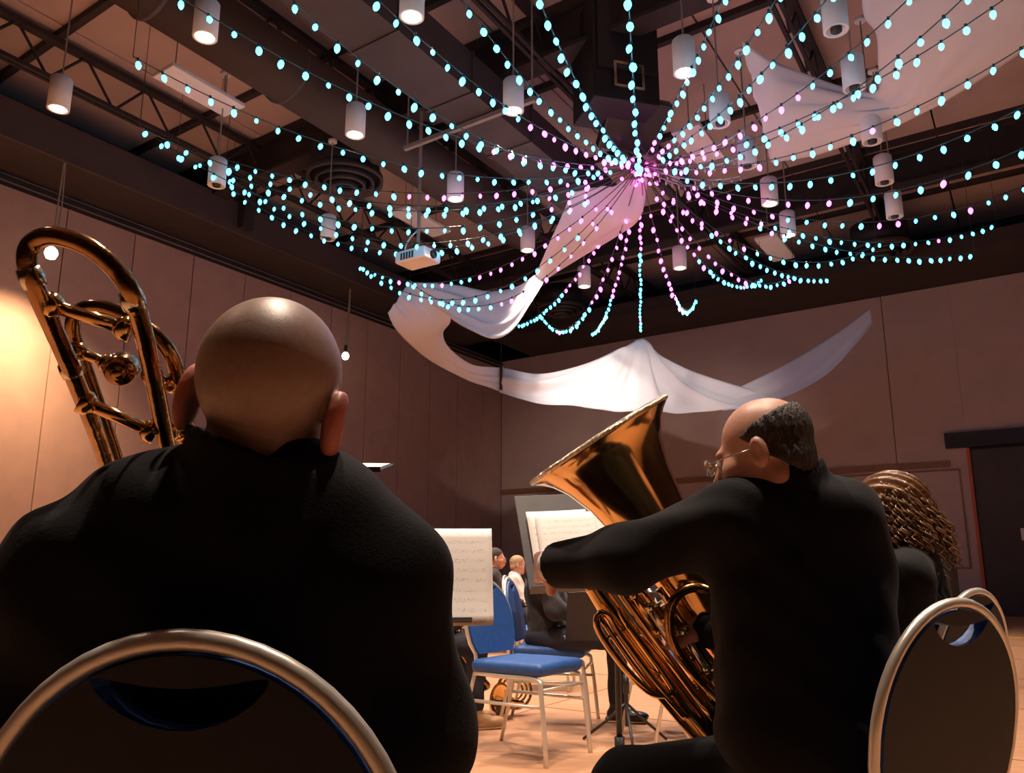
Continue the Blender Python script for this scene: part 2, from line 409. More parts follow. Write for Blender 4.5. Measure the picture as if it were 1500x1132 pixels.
# two trusses of each bay: chords and zigzag web
for j in range(6):
    b = -2.3 - 3.0 * j
    g = G()
    for db in (-.05, .05): g.box(plan(-13, b + db, 7.60), 13, 0.025, 0.03, (U3, V3, Z3))
    g.box(plan(-13, b, 8.2), 13, 0.07, 0.04, (U3, V3, Z3))
    n = 26
    for k in range(n):
        a0 = -0.4 - k * 0.98
        g.tube([plan(a0, b, 7.60), plan(a0 - .49, b, 8.2)], 0.022, 5); g.tube([plan(a0 - .49, b, 8.2), plan(a0 - .98, b, 7.60)], 0.022, 5)
    g.obj('joist', M_STEEL, ceiling)
for i in range(10):                                   # purlins under the deck
    g = G(); g.box(plan(-2.55 - 2.5 * i, -9, 8.27), 0.05, 9.2, 0.05, (U3, V3, Z3)); g.obj('purlin', M_STEEL, ceiling)
for a in (-4.6, -11.4, -18.2):                        # deep girders across
    g = G(); g.box(plan(a, -9, 7.62), 0.17, 9.2, 0.03, (U3, V3, Z3)); g.box(plan(a, -9, 8.28), 0.17, 9.2, 0.03, (U3, V3, Z3)); g.box(plan(a, -9, 7.95), 0.03, 9.2, 0.32, (U3, V3, Z3))
    g.obj('girder', M_STEEL, ceiling)
for t in (-10.9, -4.4, -17.5):                        # hanging posts at the soffit edge
    g = G(); g.box(along(t, 1.30, 7.75), 0.12, 0.10, 0.6, AXL); g.tube([along(t, 1.3, 7.2), along(t - .9, .2, 7.1)], .03, 6); g.obj('hanger_post', M_STEEL, ceiling)

# ------------------------------------------------------------------ ceiling services
def abz(P):                                           # world -> (a along U, b along V)
    d = np.asarray(P)[:2] - K2; return np.linalg.solve(np.stack([U2, V2], 1), d)
def duct(name, label, p0, p1, z, hgt, a0, a1, m, seams=True):
    b0 = abz(atZ(*p0, z))[1]; b1 = abz(atZ(*p1, z))[1]; bc = (b0 + b1) / 2; hb = abs(b1 - b0) / 2
    r = empty(name, plan((a0 + a1) / 2, bc, z)); tag(r, label, 'duct')
    n = max(1, int(round(abs(a1 - a0) / 1.5))); st = (a1 - a0) / n
    for k in range(n):
        g = G(); g.box(plan(a0 + st * (k + .5), bc, z + hgt / 2), abs(st) / 2 - .012, hb, hgt / 2, (U3, V3, Z3)); g.obj('duct_section', m, r)
        g = G(); g.box(plan(a0 + st * k, bc, z + hgt / 2), .02, hb + .025, hgt / 2 + .02, (U3, V3, Z3)); g.obj('flange', m, r)
    return bc, hb
duct('air_duct', 'wide flat brown rectangular air duct running past the string-light hub', (500, 67), (610, 67), 6.75, .55, -24, -8.2, M_DUCT)
sc = atY(900, 100, 9.7); sc[2] = 6.62; r = empty('speaker_cluster', sc); tag(r, 'big black loudspeaker cluster hanging directly above the string-light hub', 'speaker')
sx, sy = np.array([.96, .28, 0]), np.array([-.28, .96, 0])
g = G(); g.box(sc + Z3 * .78, .45, .38, .74, (sx, sy, Z3)); bevel(g.obj('cabinet', M_BLACK, r), .02)
g = G(); g.box(sc + Z3 * .95 - sy * .405, .40, .012, .50, (sx, sy, Z3)); g.obj('grille', M_STAND, r)
tl = (sx, sy * .80 - Z3 * .60, sy * .60 + Z3 * .80)
g = G(); g.box(sc + sx * .32 + sy * .15 + Z3 * .06, .42, .36, .08, tl); bevel(g.obj('tilted_cabinet', mat('gloss_black_panel', (.03, .025, .03), .22, noise=.1), r), .02)
g = G()
for q in (-1, 1): g.box(sc + Z3 * .36 - sy * .43 + sx * .19 * q, .018, .02, .17, (sx, sy, Z3)); g.box(sc + Z3 * (.36 + .16 * q) - sy * .43, .2, .02, .018, (sx, sy, Z3))
g.obj('horn_flare', M_NICKEL, r)
for q in (-1, 1): g = G(); g.tube([sc + sx * .35 * q + Z3 * 1.4, sc + sx * .35 * q + Z3 * 1.72], .02, 6); g.obj('hanging_rod', M_CABLE, r)
# round duct
b0 = abz(atZ(385, 100, 7.2))[1]; r = empty('round_duct', plan(-14, b0, 7.2)); tag(r, 'round dark duct beside the wide flat duct on the wall side', 'duct')
for k in range(8):
    a = -23.5 + 2.0 * k
    g = G(); g.lathe([(.40, 0), (.40, 1.94), (.43, 1.95), (.43, 2.0), (.40, 2.0)], plan(a, b0, 7.35), U3, 20); g.obj('duct_section', M_DUCT, r, True)
# hanger rods / trapeze of the flat duct
for a, lb in ((-17.2, 'on the stretch under the nearest lamps'), (-12.0, 'next to the string-light hub')):
    bb = abz(atZ(540, 67, 6.75))[1]; g = G(); g.box(plan(a, bb, 6.70), .03, 1.1, .03, (U3, V3, Z3))
    for s in (-1, 1): g.tube([plan(a, bb + s * 1.05, 6.7), plan(a, bb + s * 1.05, 8.3)], .014, 5)
    tag(g.obj('duct_hanger', M_CABLE), 'thin metal trapeze hanger under the wide flat duct ' + lb, 'hanger')
# ceiling panels (flat white), unprojected once to their real size
for k, (q, z, lab) in enumerate((
    (((228, 108), (255, 97), (355, 152), (328, 170)), 7.0, 'long white ceiling panel above the spotlit wall'),
    (((576, 310), (598, 303), (655, 337), (634, 347)), 7.1, 'white ceiling panel behind the hanging projector'),
    (((1113, 348), (1134, 346), (1155, 377), (1139, 380)), 7.1, 'small white ceiling panel near the far wall soffit'),
    (((998, 192), (1020, 182), (1050, 228), (1024, 240)), 7.1, 'pale ceiling panel right behind the string-light hub'))):
    cs = np.array([atZ(*p, z) for p in q]); c = cs.mean(0); ab = np.array([abz(p) for p in cs]) ; e = np.ptp(ab, axis=0) / 2
    r = empty('ceiling_panel', c); tag(r, lab, 'panel')
    g = G(); g.box(c, e[0], max(.22, e[1] * .8), .03, (U3, V3, Z3)); bevel(g.obj('panel_board', M_WHITE, r), .01)
    g = G()
    for s in (-1, 1): g.tube([c + U3 * s * e[0] * .7, c + U3 * s * e[0] * .7 + Z3 * 1.5], .008, 5)
    g.obj('wire', M_CABLE, r)
# round diffusers
for px, py, R, lab in ((505, 262, .62, 'large round ceiling diffuser above the left string lights'), (1290, 366, .60, 'round ceiling diffuser near the far wall above the door side'), (822, 452, .58, 'round ceiling diffuser low above the white drape')):
    c = atZ(px, py, 7.15); r = empty('ceiling_diffuser', c); tag(r, lab, 'air vent')
    for k, rr in enumerate((1, .78, .56, .34)):
        g = G(); g.lathe([(R * rr, -.02), (R * rr, -.06), (R * (rr - .10), .0), (R * (rr - .10), .05), (R * rr, .05), (R * rr, -.02)], c - Z3 * .05 * k, n=32, cap=False); g.obj('ring', M_DUCT, r, True)
    g = G(); g.lathe([(R * .9, .05), (R * .9, .5)], c, n=24); g.obj('neck', M_BLACK, r, True)

# ------------------------------------------------------------------ pendant spotlights
LIT = 'white cylinder pendant downlights that are switched on'; UNL = 'white cylinder pendant downlights that are off'
def add_spot(name, loc, tgt, W, size, blend=.5, colr=WARM, rad=.08, parent=None):
    l = bpy.data.lights.new(name, 'SPOT'); l.energy = W; l.color = colr; l.spot_size = math.radians(size); l.spot_blend = blend; l.shadow_soft_size = rad
    o = bpy.data.objects.new(name, l); col.objects.link(o)
    d = Vector([float(v) for v in np.asarray(tgt) - np.asarray(loc)]); o.rotation_euler = d.to_track_quat('-Z', 'Y').to_euler()
    o.location = [float(v) for v in loc]
    if parent is not None: o.parent = parent; o.location = [float(v) for v in np.asarray(loc) - wloc(parent)]
    return o
def pendant(px, py, z, lit, pos=None, top=7.5, aim=None, lab=None):
    c = atZ(px, py, z) if pos is None else np.asarray(pos, float)
    r = empty('pendant_lamp', c)
    tag(r, (('lit' if lit else 'unlit') + ' white cylinder pendant lamp ' + lab) if lab else 'lit white cylinder pendant lamp added out of view to light the room', 'lamp', LIT if lit else UNL)
    R, Hh = .115, .36
    g = G(); g.lathe([(R * .72, 0.03), (R * .78, 0.0), (R, 0.0), (R, Hh), (R * .85, Hh + .02), (0.03, Hh + .02)], c, n=24); g.obj('lamp_shade', M_WHITE, r, True)
    g = G()
    if lit: g.lathe([(.002, -.012), (R * .5, -.008), (R * .77, .012)], c, n=20, cap=False)
    else: g.lathe([(R * .45, .004), (R * .45, .10)], c - Z3 * .012, n=20)
    g.obj('lens', M_LENS if lit else M_OFF, r, True)
    g = G(); g.tube([c + Z3 * Hh, c + Z3 * (top - c[2])], .010, 6); g.obj('stem', M_CABLE, r)
    g = G(); g.lathe([(.07, -.04), (.07, .0)], [c[0], c[1], top], n=14); g.obj('canopy', M_WHITE, r)
    if lit: add_spot('lamp_light', c - Z3 * .03, c - Z3 * 3, SPOT_W, 82, .6, parent=r)
    if aim: add_spot('lamp_aimed_light', c - Z3 * .03, atY(*aim[:3]), aim[3], 64, 1.0, (1, .86, .72), parent=r)
    return r
ZP = 5.85
for px, py, lb in ((85, 160, 'near the soffit above the spotlit wall'), (300, 55, 'under the round duct by the long white panel'), (603, 25, 'under the wide flat duct, largest of the lit ones'),
    (520, 198, 'between the round diffuser and the flat duct'), (752, 163, 'next to the duct trapeze hanger near the hub'), (667, 292, 'hanging just above the projector'),
    (773, 367, 'above the knot of the twisted drape'), (1003, 107, 'glaring beside the black boxy duct'), (1128, 299, 'behind the hub among pink bulbs'), (1155, 345, 'just above the small white ceiling panel')): pendant(px, py, ZP, True, lab=lb)
pendant(856, 420, ZP, True, aim=(860, 570, 16.6, 850), lab='shining on the drape peak beside the low diffuser'); pendant(996, 393, ZP, True, aim=(1000, 580, 16.5, 480), lab='above the bright drape, nearest the far wall')
for px, py, lb in ((317, 272, 'among the cyan strings by the brown wall'), (480, 350, 'below the large round diffuser'), (1055, 182, 'behind the hub beside the pale panel'), (1095, 244, 'just right of the hub below the pale panel'), (1225, 45, 'above the dip of the wide drape'),
    (1252, 130, 'half hidden behind the wide drape'), (1278, 208, 'peeking out under the edge of the wide drape'), (1296, 268, 'first below the wide drape, in the door-side row'), (1311, 318, 'lowest in the door-side row, by the round diffuser')): pendant(px, py, ZP, False, lab=lb)
for pos in ((.30, 1.9, ZP), (-.7, 3.3, ZP), (1.5, 4.6, ZP), (3.6, 2.6, ZP), (-3.4, 2.8, ZP), (-6.2, 3.2, ZP), (-8.3, 6.6, ZP), (6.6, 4.4, ZP), (9.0, 7.6, ZP), (11.6, 11.0, ZP)): pendant(0, 0, ZP, True, pos)          # unseen lamps added for more light, carrying the rows on above the frame

# two bare-bulb work lights hanging on cables along the left wall
for px, py, off, lab in ((75, 370, 1.1, 'bright bare-bulb work light hanging on a cable beside the spotlit wall'), (506, 521, .7, 'small glowing bulb on a drop cable against the brown wall panels')):
    r0 = ray(px, py); kk = ((K3 + NL * off - CAM) @ NL) / (r0 @ NL); c = CAM + r0 * kk
    r = empty('work_light', c); tag(r, lab, 'lamp')
    g = G(); bs = 1.6 if off > 1 else 1.35; g.lathe([(.002, -.07 * bs), (.04 * bs, -.055 * bs), (.06 * bs, -.01 * bs), (.05 * bs, .03 * bs), (.03, .06 * bs), (.028, .10)], c, n=16); g.obj('bulb', M_LENS, r, True)
    g = G(); g.lathe([(.035, .08), (.04, .10), (.04, .22), (.015, .25)], c, n=12); g.obj('socket', M_STEEL, r, True)
    g = G(); g.tube([c + Z3 * .24, c + NL * .02 + Z3 * .7, c + NL * .06 + Z3 * (7.5 - c[2])], .014, 6); g.tube([c + Z3 * .24 + U3 * .05, c + U3 * .07 + Z3 * .8, c + NL * .06 + Z3 * (7.5 - c[2])], .012, 6); g.obj('cable', M_CABLE, r)
    if off > 1: add_spot('bulb_light', c - Z3 * .12, along(abz(c)[0] - 0.1, 0, 2.3), 1100, 120, 1.0, (1.0, .62, .30), .12, r)

# ------------------------------------------------------------------ projector
pc = atY(612, 380, 11.0); r = empty('projector', pc); tag(r, 'white projector hanging on a long pole among the string lights', 'projector')
ax = (np.array([.83, -.55, 0]), np.array([.55, .83, 0]), Z3)
g = G(); g.box(pc + Z3 * .02, .27, .19, .085, ax); bevel(g.obj('body', M_WHITE, r), .03, 3)
g = G(); g.lathe([(.06, 0), (.06, .04), (.045, .05), (.045, .03)], pc + ax[0] * .26 + Z3 * .02, ax[0], 16); g.obj('lens', M_BLACK, r, True)
g = G()
for k in range(5): g.box(pc - ax[1] * .191 + ax[0] * (-.14 + .05 * k) + Z3 * .01, .016, .004, .05, ax)
g.obj('vent', M_OFF, r)
g = G(); g.tube([pc + Z3 * .1, [pc[0], pc[1], 7.5]], .025, 8); g.obj('pole', M_CABLE, r)
g = G(); g.box(pc + Z3 * .14, .10, .07, .03, ax); g.obj('mount', M_STEEL, r)
g = G(); g.tube(spline([pc - ax[0] * .18 + Z3 * .1, pc - ax[0] * .24 + Z3 * .22, pc - ax[0] * .15 + Z3 * .36, pc + Z3 * .45]), .012, 6); g.obj('cable', M_WHITE, r)

# ------------------------------------------------------------------ string lights
HUB = np.array([1.713, 10.133, 6.2])
STR = [(-3.33, 5.52, 5.78, 0.57, .35), (-2.2, 5.73, 5.82, 0.69, .04), (-1.79, 5.11, 5.83, 0.48, .45), (-1.01, 4.83, 5.83, 0.53, .12), (-1.11, 1.41, 6.12, 1.02, .12), (0.33, 2.33, 5.89, 1.22, .15),
 (1.88, 1.26, 5.78, 0.35, .12), (2.46, 3.28, 5.84, 0.49, .2), (3.02, 2.93, 5.73, 0.57, .05), (3.84, 4.31, 5.89, 0.59, .5), (4.16, 4.69, 5.88, 0.76, .1), (4.84, 4.91, 5.91, 0.51, .3), (5.48, 4.71, 5.94, 0.85, .3),
 (5.89, 5.76, 5.73, 0.91, .1), (6.48, 6.54, 5.8, 1.05, .42), (7.53, 9.75, 6.27, 0.93, .3), (7.61, 12.12, 6.25, 0.66, .3), (7.38, 12.44, 5.88, 0.52, .3), (5.56, 13.82, 5.95, 0.46, .3), (4.73, 14.85, 6.33, 0.71, .35),
 (4.94, 13.7, 5.97, 0.73, .6), (5.63, 12.0, 5.83, 0.73, .4), (3.76, 16.16, 6.36, 0.93, .5), (2.74, 17.01, 5.95, 0.04, .35), (1.73, 17.18, 5.93, 0.53, .5), (0.63, 16.91, 6.24, 1.1, .4), (0.12, 16.52, 5.91, 0.47, .5),
 (-4.25, 8.57, 5.87, 0.77, .15), (-4.88, 9.85, 6.61, 1.15, .2), (-3.74, 7.26, 5.88, 0.63, .1), (-3.96, 10.16, 6.34, 0.47, .55), (-4.5, 10.17, 6.41, 0.75, .2), (-4.14, 10.99, 6.5, 1.08, .2), (-4.35, 11.85, 6.69, 1.11, .12),
 (-2.81, 14.45, 6.42, 0.87, .5), (-2.6, 13.45, 6.06, 1.18, .15), (-1.74, 13.35, 5.71, 1.07, .55)]
def bulb_mesh(m):
    g = G(); g.lathe([(.0125, .012), (.0125, -.028)], (0, 0, 0), n=8); ns = len(g.F)
    g.lathe([(.011, -.022), (.023, -.040), (.026, -.060), (.017, -.082), (.002, -.096)], (0, 0, 0), n=8)
    me = bpy.data.meshes.new('bulb'); me.from_pydata(g.V, [], g.F); me.materials.append(M_CORD); me.materials.append(m)
    for i, p in enumerate(me.polygons): p.material_index = 0 if i < ns else 1; p.use_smooth = True
    return me
BM_C, BM_P = bulb_mesh(M_CYAN), bulb_mesh(M_PINK)
SG = 'swagged strings of cyan and pink bulbs'
for ax_, ay_, az_, sag, pk in STR:
    A = np.array([ax_, ay_, az_]); L = np.linalg.norm(A - HUB) * 1.02
    f = lambda t: HUB + (A - HUB) * t - Z3 * (4 * sag * t * (1 - t))
    r = empty('string_light', HUB); wh = 'toward the brown wall' if A[0] < -2.3 else 'toward the far wall' if A[1] > 13 else 'toward the door side' if A[0] > 5.2 else 'out over the players'
    tag(r, ('deeply sagging' if sag > .8 else 'gently sagging' if sag > .6 else 'nearly taut') + ' string of ' + ('almost all cyan' if pk < .16 else 'mostly cyan, some pink' if pk < .34 else 'half pink, half cyan') + ' bulbs from hub ' + wh, 'string lights', SG)
    g = G(); g.tube([f(t) for t in np.linspace(0, 1, 30)], .006, 5)
    top = A * 1.0; top[2] = 7.5; g.tube([A, top], .004, 4)
    g.obj('cord', M_CORD, r)
    n = int(L / .235); off = random.random() * .5
    for k in range(1, n + 1):
        t = (k + off) / (n + .5)
        if t < .09 or t > 1: continue
        pink = t < pk + random.uniform(-.02, .02)
        if pk > .25 and t > .55 * pk and not pink and random.random() < .06: pink = True
        o = link('bulb', BM_P if pink else BM_C, r); o.location = [float(v) for v in f(t) - HUB]
        o.rotation_euler = (random.uniform(-.3, .3), random.uniform(-.3, .3), 0); o.scale = [random.uniform(.8, 1.2)] * 3
# the hub: ring with gathered sockets
r = empty('light_hub', HUB); tag(r, 'reddish ceiling hub ring where all the light strings gather', 'hub')
g = G(); g.tube([HUB + np.array([.22 * math.cos(a), .22 * math.sin(a), 0.02]) for a in np.linspace(0, 2 * math.pi, 24, endpoint=False)], .018, 8, True); g.obj('ring', M_CABLE, r, True)
g = G()
for k in range(3): a = k * 2.1; g.tube([HUB + np.array([.22 * math.cos(a), .22 * math.sin(a), .02]), HUB + Z3 * .28], .006, 5)
g.tube([HUB + Z3 * .28, HUB + Z3 * .33], .008, 5); g.obj('wire', M_CABLE, r)
for k in range(16):
    a = random.uniform(0, 6.28); rr = random.uniform(.05, .34)
    o = link('bulb', BM_P, r); o.location = (rr * math.cos(a), rr * math.sin(a), random.uniform(-.16, .04)); o.rotation_euler = (random.uniform(-.9, .9), random.uniform(-.9, .9), 0)
g = G()
for k in range(26):
    a = random.uniform(0, 6.28); p = HUB + np.array([.22 * math.cos(a), .22 * math.sin(a), 0]); q = p + np.array([math.cos(a) * .2, math.sin(a) * .2, random.uniform(-.25, 0)]); g.tube(spline([HUB, p, q], 4), .007, 5)
g.obj('cord_bundle', mat('rusty_cord', (.35, .13, .10), .5, noise=.3), r)
for k, (x, y) in enumerate(((1090, 190), (1090, 228), (1085, 258), (1040, 270))):   # unlit strings catching warm light
    A = atZ(x, y, 5.95); r = empty('unlit_string', HUB); tag(r, 'short unlit string of bulbs with a warm shine near the hub', 'string lights', 'unlit strings at the hub')
    P = [HUB + (A - HUB) * t - Z3 * .5 * t * (1 - t) for t in np.linspace(0, 1, 12)]
    g = G(); g.tube(P, .008, 5); g.obj('cord', M_CHROME, r)
    for p in P[1:]:
        g = G(); g.lathe([(.010, 0), (.014, -.03), (.012, -.06), (.002, -.075)], p, n=6); g.obj('bulb', M_CHROME, r, True)

# ------------------------------------------------------------------ white drapes
def drape(name, label, top, bot, sag=.2, rows=26, cols=90, folds=9, amp=.05, seed=0, peak=None):
    """cloth stretched between two edges given as (px, py, distance); hung as a sagging folded sheet"""
    def res(P):
        Q = np.array(spline([atY(*p) for p in P], 12)); d = np.concatenate([[0], np.cumsum(np.linalg.norm(np.diff(Q, axis=0), axis=1))]); d /= d[-1]
        u = np.linspace(0, 1, cols); return np.stack([np.interp(u, d, Q[:, i]) for i in range(3)], 1)
    T, B = res(top), res(bot); rg = np.random.default_rng(seed); ph = rg.uniform(0, 6.28, 4)
    V = []
    for i in range(rows):
        v = i / (rows - 1); row = T * (1 - v) + B * v
        u = np.linspace(0, 1, cols)
        env = math.sin(math.pi * v)
        wv = np.sin(folds * v * 6.28 * .5 + 2.2 * np.sin(u * 5 + ph[0]) + ph[1]) * .6 + .4 * np.sin(folds * v * 5 + u * 7 + ph[2])
        if peak is not None:
            an = np.arctan2((u - peak) * 3.2, v + .12); wv = np.sin(an * folds * 1.6 + ph[0]) * np.clip(.25 + np.abs(u - peak) * 6, 0, 1) * .75 + .25 * np.sin(an * folds * 3.7 + ph[1])
        wd = np.clip(np.linalg.norm(T - B, axis=1) / .8, .15, 1)
        row = row + np.array([0.15, -.75, .35]) * (amp * wd * wv * (.35 + .65 * env))[:, None]
        row[:, 2] -= sag * env * wd
        row[:, 1] -= .35 * sag * env * wd
        V.append(row)
    V = np.concatenate(V)
    Fc = [(i * cols + j, i * cols + j + 1, (i + 1) * cols + j + 1, (i + 1) * cols + j) for i in range(rows - 1) for j in range(cols - 1)]
    o = mk(name, V, Fc, M_DRAPE, None, True); tag(o, label, 'drape')
    s = o.modifiers.new('thick', 'SOLIDIFY'); s.thickness = .004
    return o
drape('drape', 'wide white drape swept beneath the ceiling beside the unlit lamps',
      [(1086, 60, 8.2), (1120, 82, 8.3), (1165, 102, 8.5), (1240, 130, 8.7), (1284, 134, 8.6), (1286, 90, 8.2), (1284, 48, 7.8), (1266, 20, 7.6), (1262, -40, 7.2)],
      [(1130, 238, 9.6), (1165, 233, 9.5), (1200, 226, 9.4), (1250, 209, 9.2), (1300, 190, 9.0), (1350, 166, 8.7), (1400, 139, 8.4), (1500, 74, 7.8), (1600, -20, 7.1)], .10, amp=.05, folds=7, seed=3)
drape('drape', 'twisted white drape falling from the light hub to a knot',
      [(838, 280, 10.6), (820, 322, 11.1), (803, 360, 11.7), (790, 390, 12.2), (783, 405, 12.5)],
      [(950, 256, 10.4), (938, 318, 10.8), (905, 345, 11.4), (860, 372, 12.0), (797, 411, 12.5)], .04, amp=.05, folds=5, seed=5)
drape('drape', 'white drape hanging in a deep swag from the knot toward the brown wall',
      [(783, 403, 12.5), (756, 420, 12.8), (716, 426, 13.2), (669, 418, 13.6), (618, 413, 14.0), (598, 416, 14.2)],
      [(797, 412, 12.4), (775, 448, 12.5), (750, 484, 12.7), (722, 496, 13.0), (690, 484, 13.3), (660, 466, 13.8), (650, 455, 14.1)], .05, amp=.06, folds=6, seed=6)
drape('drape', 'white drape with a square folded corner leading down along the brown wall',
      [(600, 411, 14.2), (635, 432, 14.1), (660, 466, 14.2), (649, 487, 14.8), (659, 510, 15.4), (690, 533, 16.0), (722, 538, 16.5), (737, 538, 16.7)],
      [(568, 458, 14.2), (572, 468, 14.3), (580, 482, 14.5), (603, 507, 15.0), (635, 531, 15.6), (685, 557, 16.2), (715, 567, 16.5), (732, 573, 16.7)], .03, amp=.05, folds=5, seed=8)
drape('drape', 'bright spotlit white drape rising to a peak before the far wall',
      [(737, 538, 16.7), (790, 547, 16.7), (850, 535, 16.8), (905, 513, 16.9), (941, 497, 17.0), (965, 517, 16.9), (1002, 541, 16.8), (1086, 567, 16.5), (1120, 575, 16.3)],
      [(732, 574, 16.6), (765, 584, 16.4), (803, 592, 16.3), (870, 599, 16.2), (930, 603, 16.2), (980, 604, 16.1), (1030, 603, 16.1), (1080, 599, 16.0), (1130, 588, 16.0)], .05, amp=.17, folds=6, seed=11, peak=.53)
drape('drape', 'white drape wing sweeping up from the spotlit drape to a pointed end',
      [(1050, 583, 16.6), (1090, 564, 16.6), (1153, 532, 16.3), (1218, 493, 15.9), (1275, 452, 15.5)],
      [(1060, 601, 15.9), (1105, 594, 15.8), (1153, 580, 15.6), (1210, 549, 15.3), (1257, 500, 15.1), (1278, 474, 15.1)], .10, amp=.03, folds=3, seed=12)
# bracket clip at the gather
c = atY(734, 556, 16.6); g = G(); g.tube([c + Z3 * .28, c - Z3 * .22], .03, 8); g.tube([c + Z3 * .28, c + Z3 * 2.5], .006, 5)
tag(g.obj('drape_tie', M_STEEL), 'dark tie and wire gathering the drapes near the room corner', 'tie')

# ================================================================== CHAIRS
def outline(rx=.215, zc=.655, rz=.23, zb=.50, wb=.165, n=28):
    P = []
    for k in range(n + 1):
        a = math.pi * k / n; P.append((rx * math.cos(a), zc + rz * math.sin(a)))
    P += [(-rx * .985, zc - .05), (-rx * .93, zc - .10), (-wb, zb)]
    return [(wb, zb), (rx * .93, zc - .10), (rx * .985, zc - .05)] + P
def ylean(z): return -.20 - (z - .46) * .2
_chair_meshes = {}
def chair_meshes():
    if _chair_meshes: return _chair_meshes
    C_ = _chair_meshes
    O = outline(); W = lambda p, dy=0: np.array([p[0], ylean(p[1]) + dy, p[1]])
    g = G()                                             # flat-oval frame tube, runs on into the rear legs
    path = [np.array([.20, -.30, 0.0]), np.array([.195, -.22, .30]), np.array([.175, -.195, .44])] + [W(p) for p in O] + [np.array([-.175, -.195, .44]), np.array([-.195, -.22, .30]), np.array([-.20, -.30, 0.0])]
    g.tube(path, .0105, 10); C_['back_frame'] = (g, M_CHROME, True)
    # upholstered shell with the hand slot
    bm = bmesh.new()
    def ring(Q):
        v = [bm.verts.new(W(p)) for p in Q]; return [bm.edges.new((v[i], v[(i + 1) % len(v)])) for i in range(len(v))]
    inn = [(x * .95, .50 + (z - .50) * .965) for x, z in O]
    slot = [(.085 * math.cos(a), .838 + (.012 if math.sin(a) > 0 else .026) * math.sin(a) - .02 * (1 - math.cos(a) ** 2) + .012) for a in np.linspace(0, 2 * math.pi, 22, endpoint=False)]
    es = ring(inn) + ring(slot)
    bmesh.ops.triangle_fill(bm, edges=es, use_beauty=True)
    r = bmesh.ops.extrude_face_region(bm, geom=bm.faces[:])
    vs = [e for e in r['geom'] if isinstance(e, bmesh.types.BMVert)]
    for v in bm.verts: v.co.y -= .012
    for v in vs: v.co.y += .032
    bmesh.ops.recalc_face_normals(bm, faces=bm.faces[:])
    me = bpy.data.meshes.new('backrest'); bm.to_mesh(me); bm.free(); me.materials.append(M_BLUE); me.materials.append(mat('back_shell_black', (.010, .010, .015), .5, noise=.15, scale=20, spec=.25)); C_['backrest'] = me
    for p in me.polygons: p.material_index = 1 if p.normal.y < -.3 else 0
    # seat cushion: rounded trapezoid
    fn = s_box((0, .015, .445), (.215, .225, .034), .03)
    f2 = s_uni([fn, s_ell((0, .03, .465), (.18, .19, .022))], .02)
    V, Fc = surf(f2, (-.25, -.25, .38), (.25, .28, .51), .0085); C_['seat'] = (V, Fc)
    g = G(); g.tube(spline([(.195, -.19, .41), (.20, 0, .405), (.195, .20, .40), (.205, .235, .33), (.215, .27, 0)], 5), .0125, 8); C_['legR'] = g
    g = G(); g.tube(spline([(-.195, -.19, .41), (-.20, 0, .405), (-.195, .20, .40), (-.205, .235, .33), (-.215, .27, 0)], 5), .0125, 8); C_['legL'] = g
    g = G(); g.tube([(.20, .245, .27), (.197, -.23, .27)], .009, 6); C_['side_bar'] = g; g = G(); g.tube([(-.20, .245, .27), (-.197, -.23, .27)], .009, 6); C_['side_bar2'] = g
    g = G(); g.tube([(.2, .235, .35), (-.2, .235, .35)], .009, 6); C_['stretcher'] = g; g = G(); g.tube([(.19, -.2, .40), (-.19, -.2, .40)], .009, 6); C_['stretcher2'] = g
    return C_
def G_mesh(name, g, m, smooth=True):
    me = bpy.data.meshes.new(name); me.from_pydata([tuple(v) for v in g.V], [], g.F); me.materials.append(m)
    me.polygons.foreach_set('use_smooth', [smooth] * len(me.polygons)); return me
_cm = {}
def chair(label, x, y, rz, group=None, s=1.0):
    if not _cm:
        c = chair_meshes()
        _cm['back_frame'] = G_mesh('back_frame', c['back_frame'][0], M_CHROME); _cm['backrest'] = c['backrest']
        me = bpy.data.meshes.new('seat'); me.from_pydata(c['seat'][0].tolist(), [], c['seat'][1].tolist()); me.materials.append(M_BLUE)
        me.polygons.foreach_set('use_smooth', [True] * len(me.polygons)); _cm['seat'] = me
        _cm['leg'] = G_mesh('leg', c['legR'], M_CHROME); _cm['leg2'] = G_mesh('leg', c['legL'], M_CHROME)
        _cm['side_bar'] = G_mesh('side_bar', c['side_bar'], M_CHROME); _cm['stretcher'] = G_mesh('stretcher', c['stretcher'], M_CHROME); _cm['side_bar2'] = G_mesh('side_bar', c['side_bar2'], M_CHROME); _cm['stretcher2'] = G_mesh('stretcher', c['stretcher2'], M_CHROME)
    r = empty('banquet_chair', (x, y, 0), rz); r.scale = (s, s, s); tag(r, label, 'chair', group)
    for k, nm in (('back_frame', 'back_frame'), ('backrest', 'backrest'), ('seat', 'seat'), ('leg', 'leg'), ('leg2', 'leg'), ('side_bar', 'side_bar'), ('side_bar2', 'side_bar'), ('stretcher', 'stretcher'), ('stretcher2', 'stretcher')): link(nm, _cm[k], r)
    return r
CG = 'blue banquet chairs with champagne metal frames'
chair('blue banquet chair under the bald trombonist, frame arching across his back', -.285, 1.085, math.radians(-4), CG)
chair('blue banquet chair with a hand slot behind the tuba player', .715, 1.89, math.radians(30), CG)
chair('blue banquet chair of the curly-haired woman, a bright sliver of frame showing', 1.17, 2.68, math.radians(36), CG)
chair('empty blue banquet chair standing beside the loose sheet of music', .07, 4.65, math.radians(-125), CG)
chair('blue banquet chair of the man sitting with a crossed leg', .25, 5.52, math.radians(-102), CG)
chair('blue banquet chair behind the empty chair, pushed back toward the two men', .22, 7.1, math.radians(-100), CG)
chair('blue banquet chair behind the tuba tubing with white sneakers below it', 1.0, 5.15, math.radians(-70), CG)
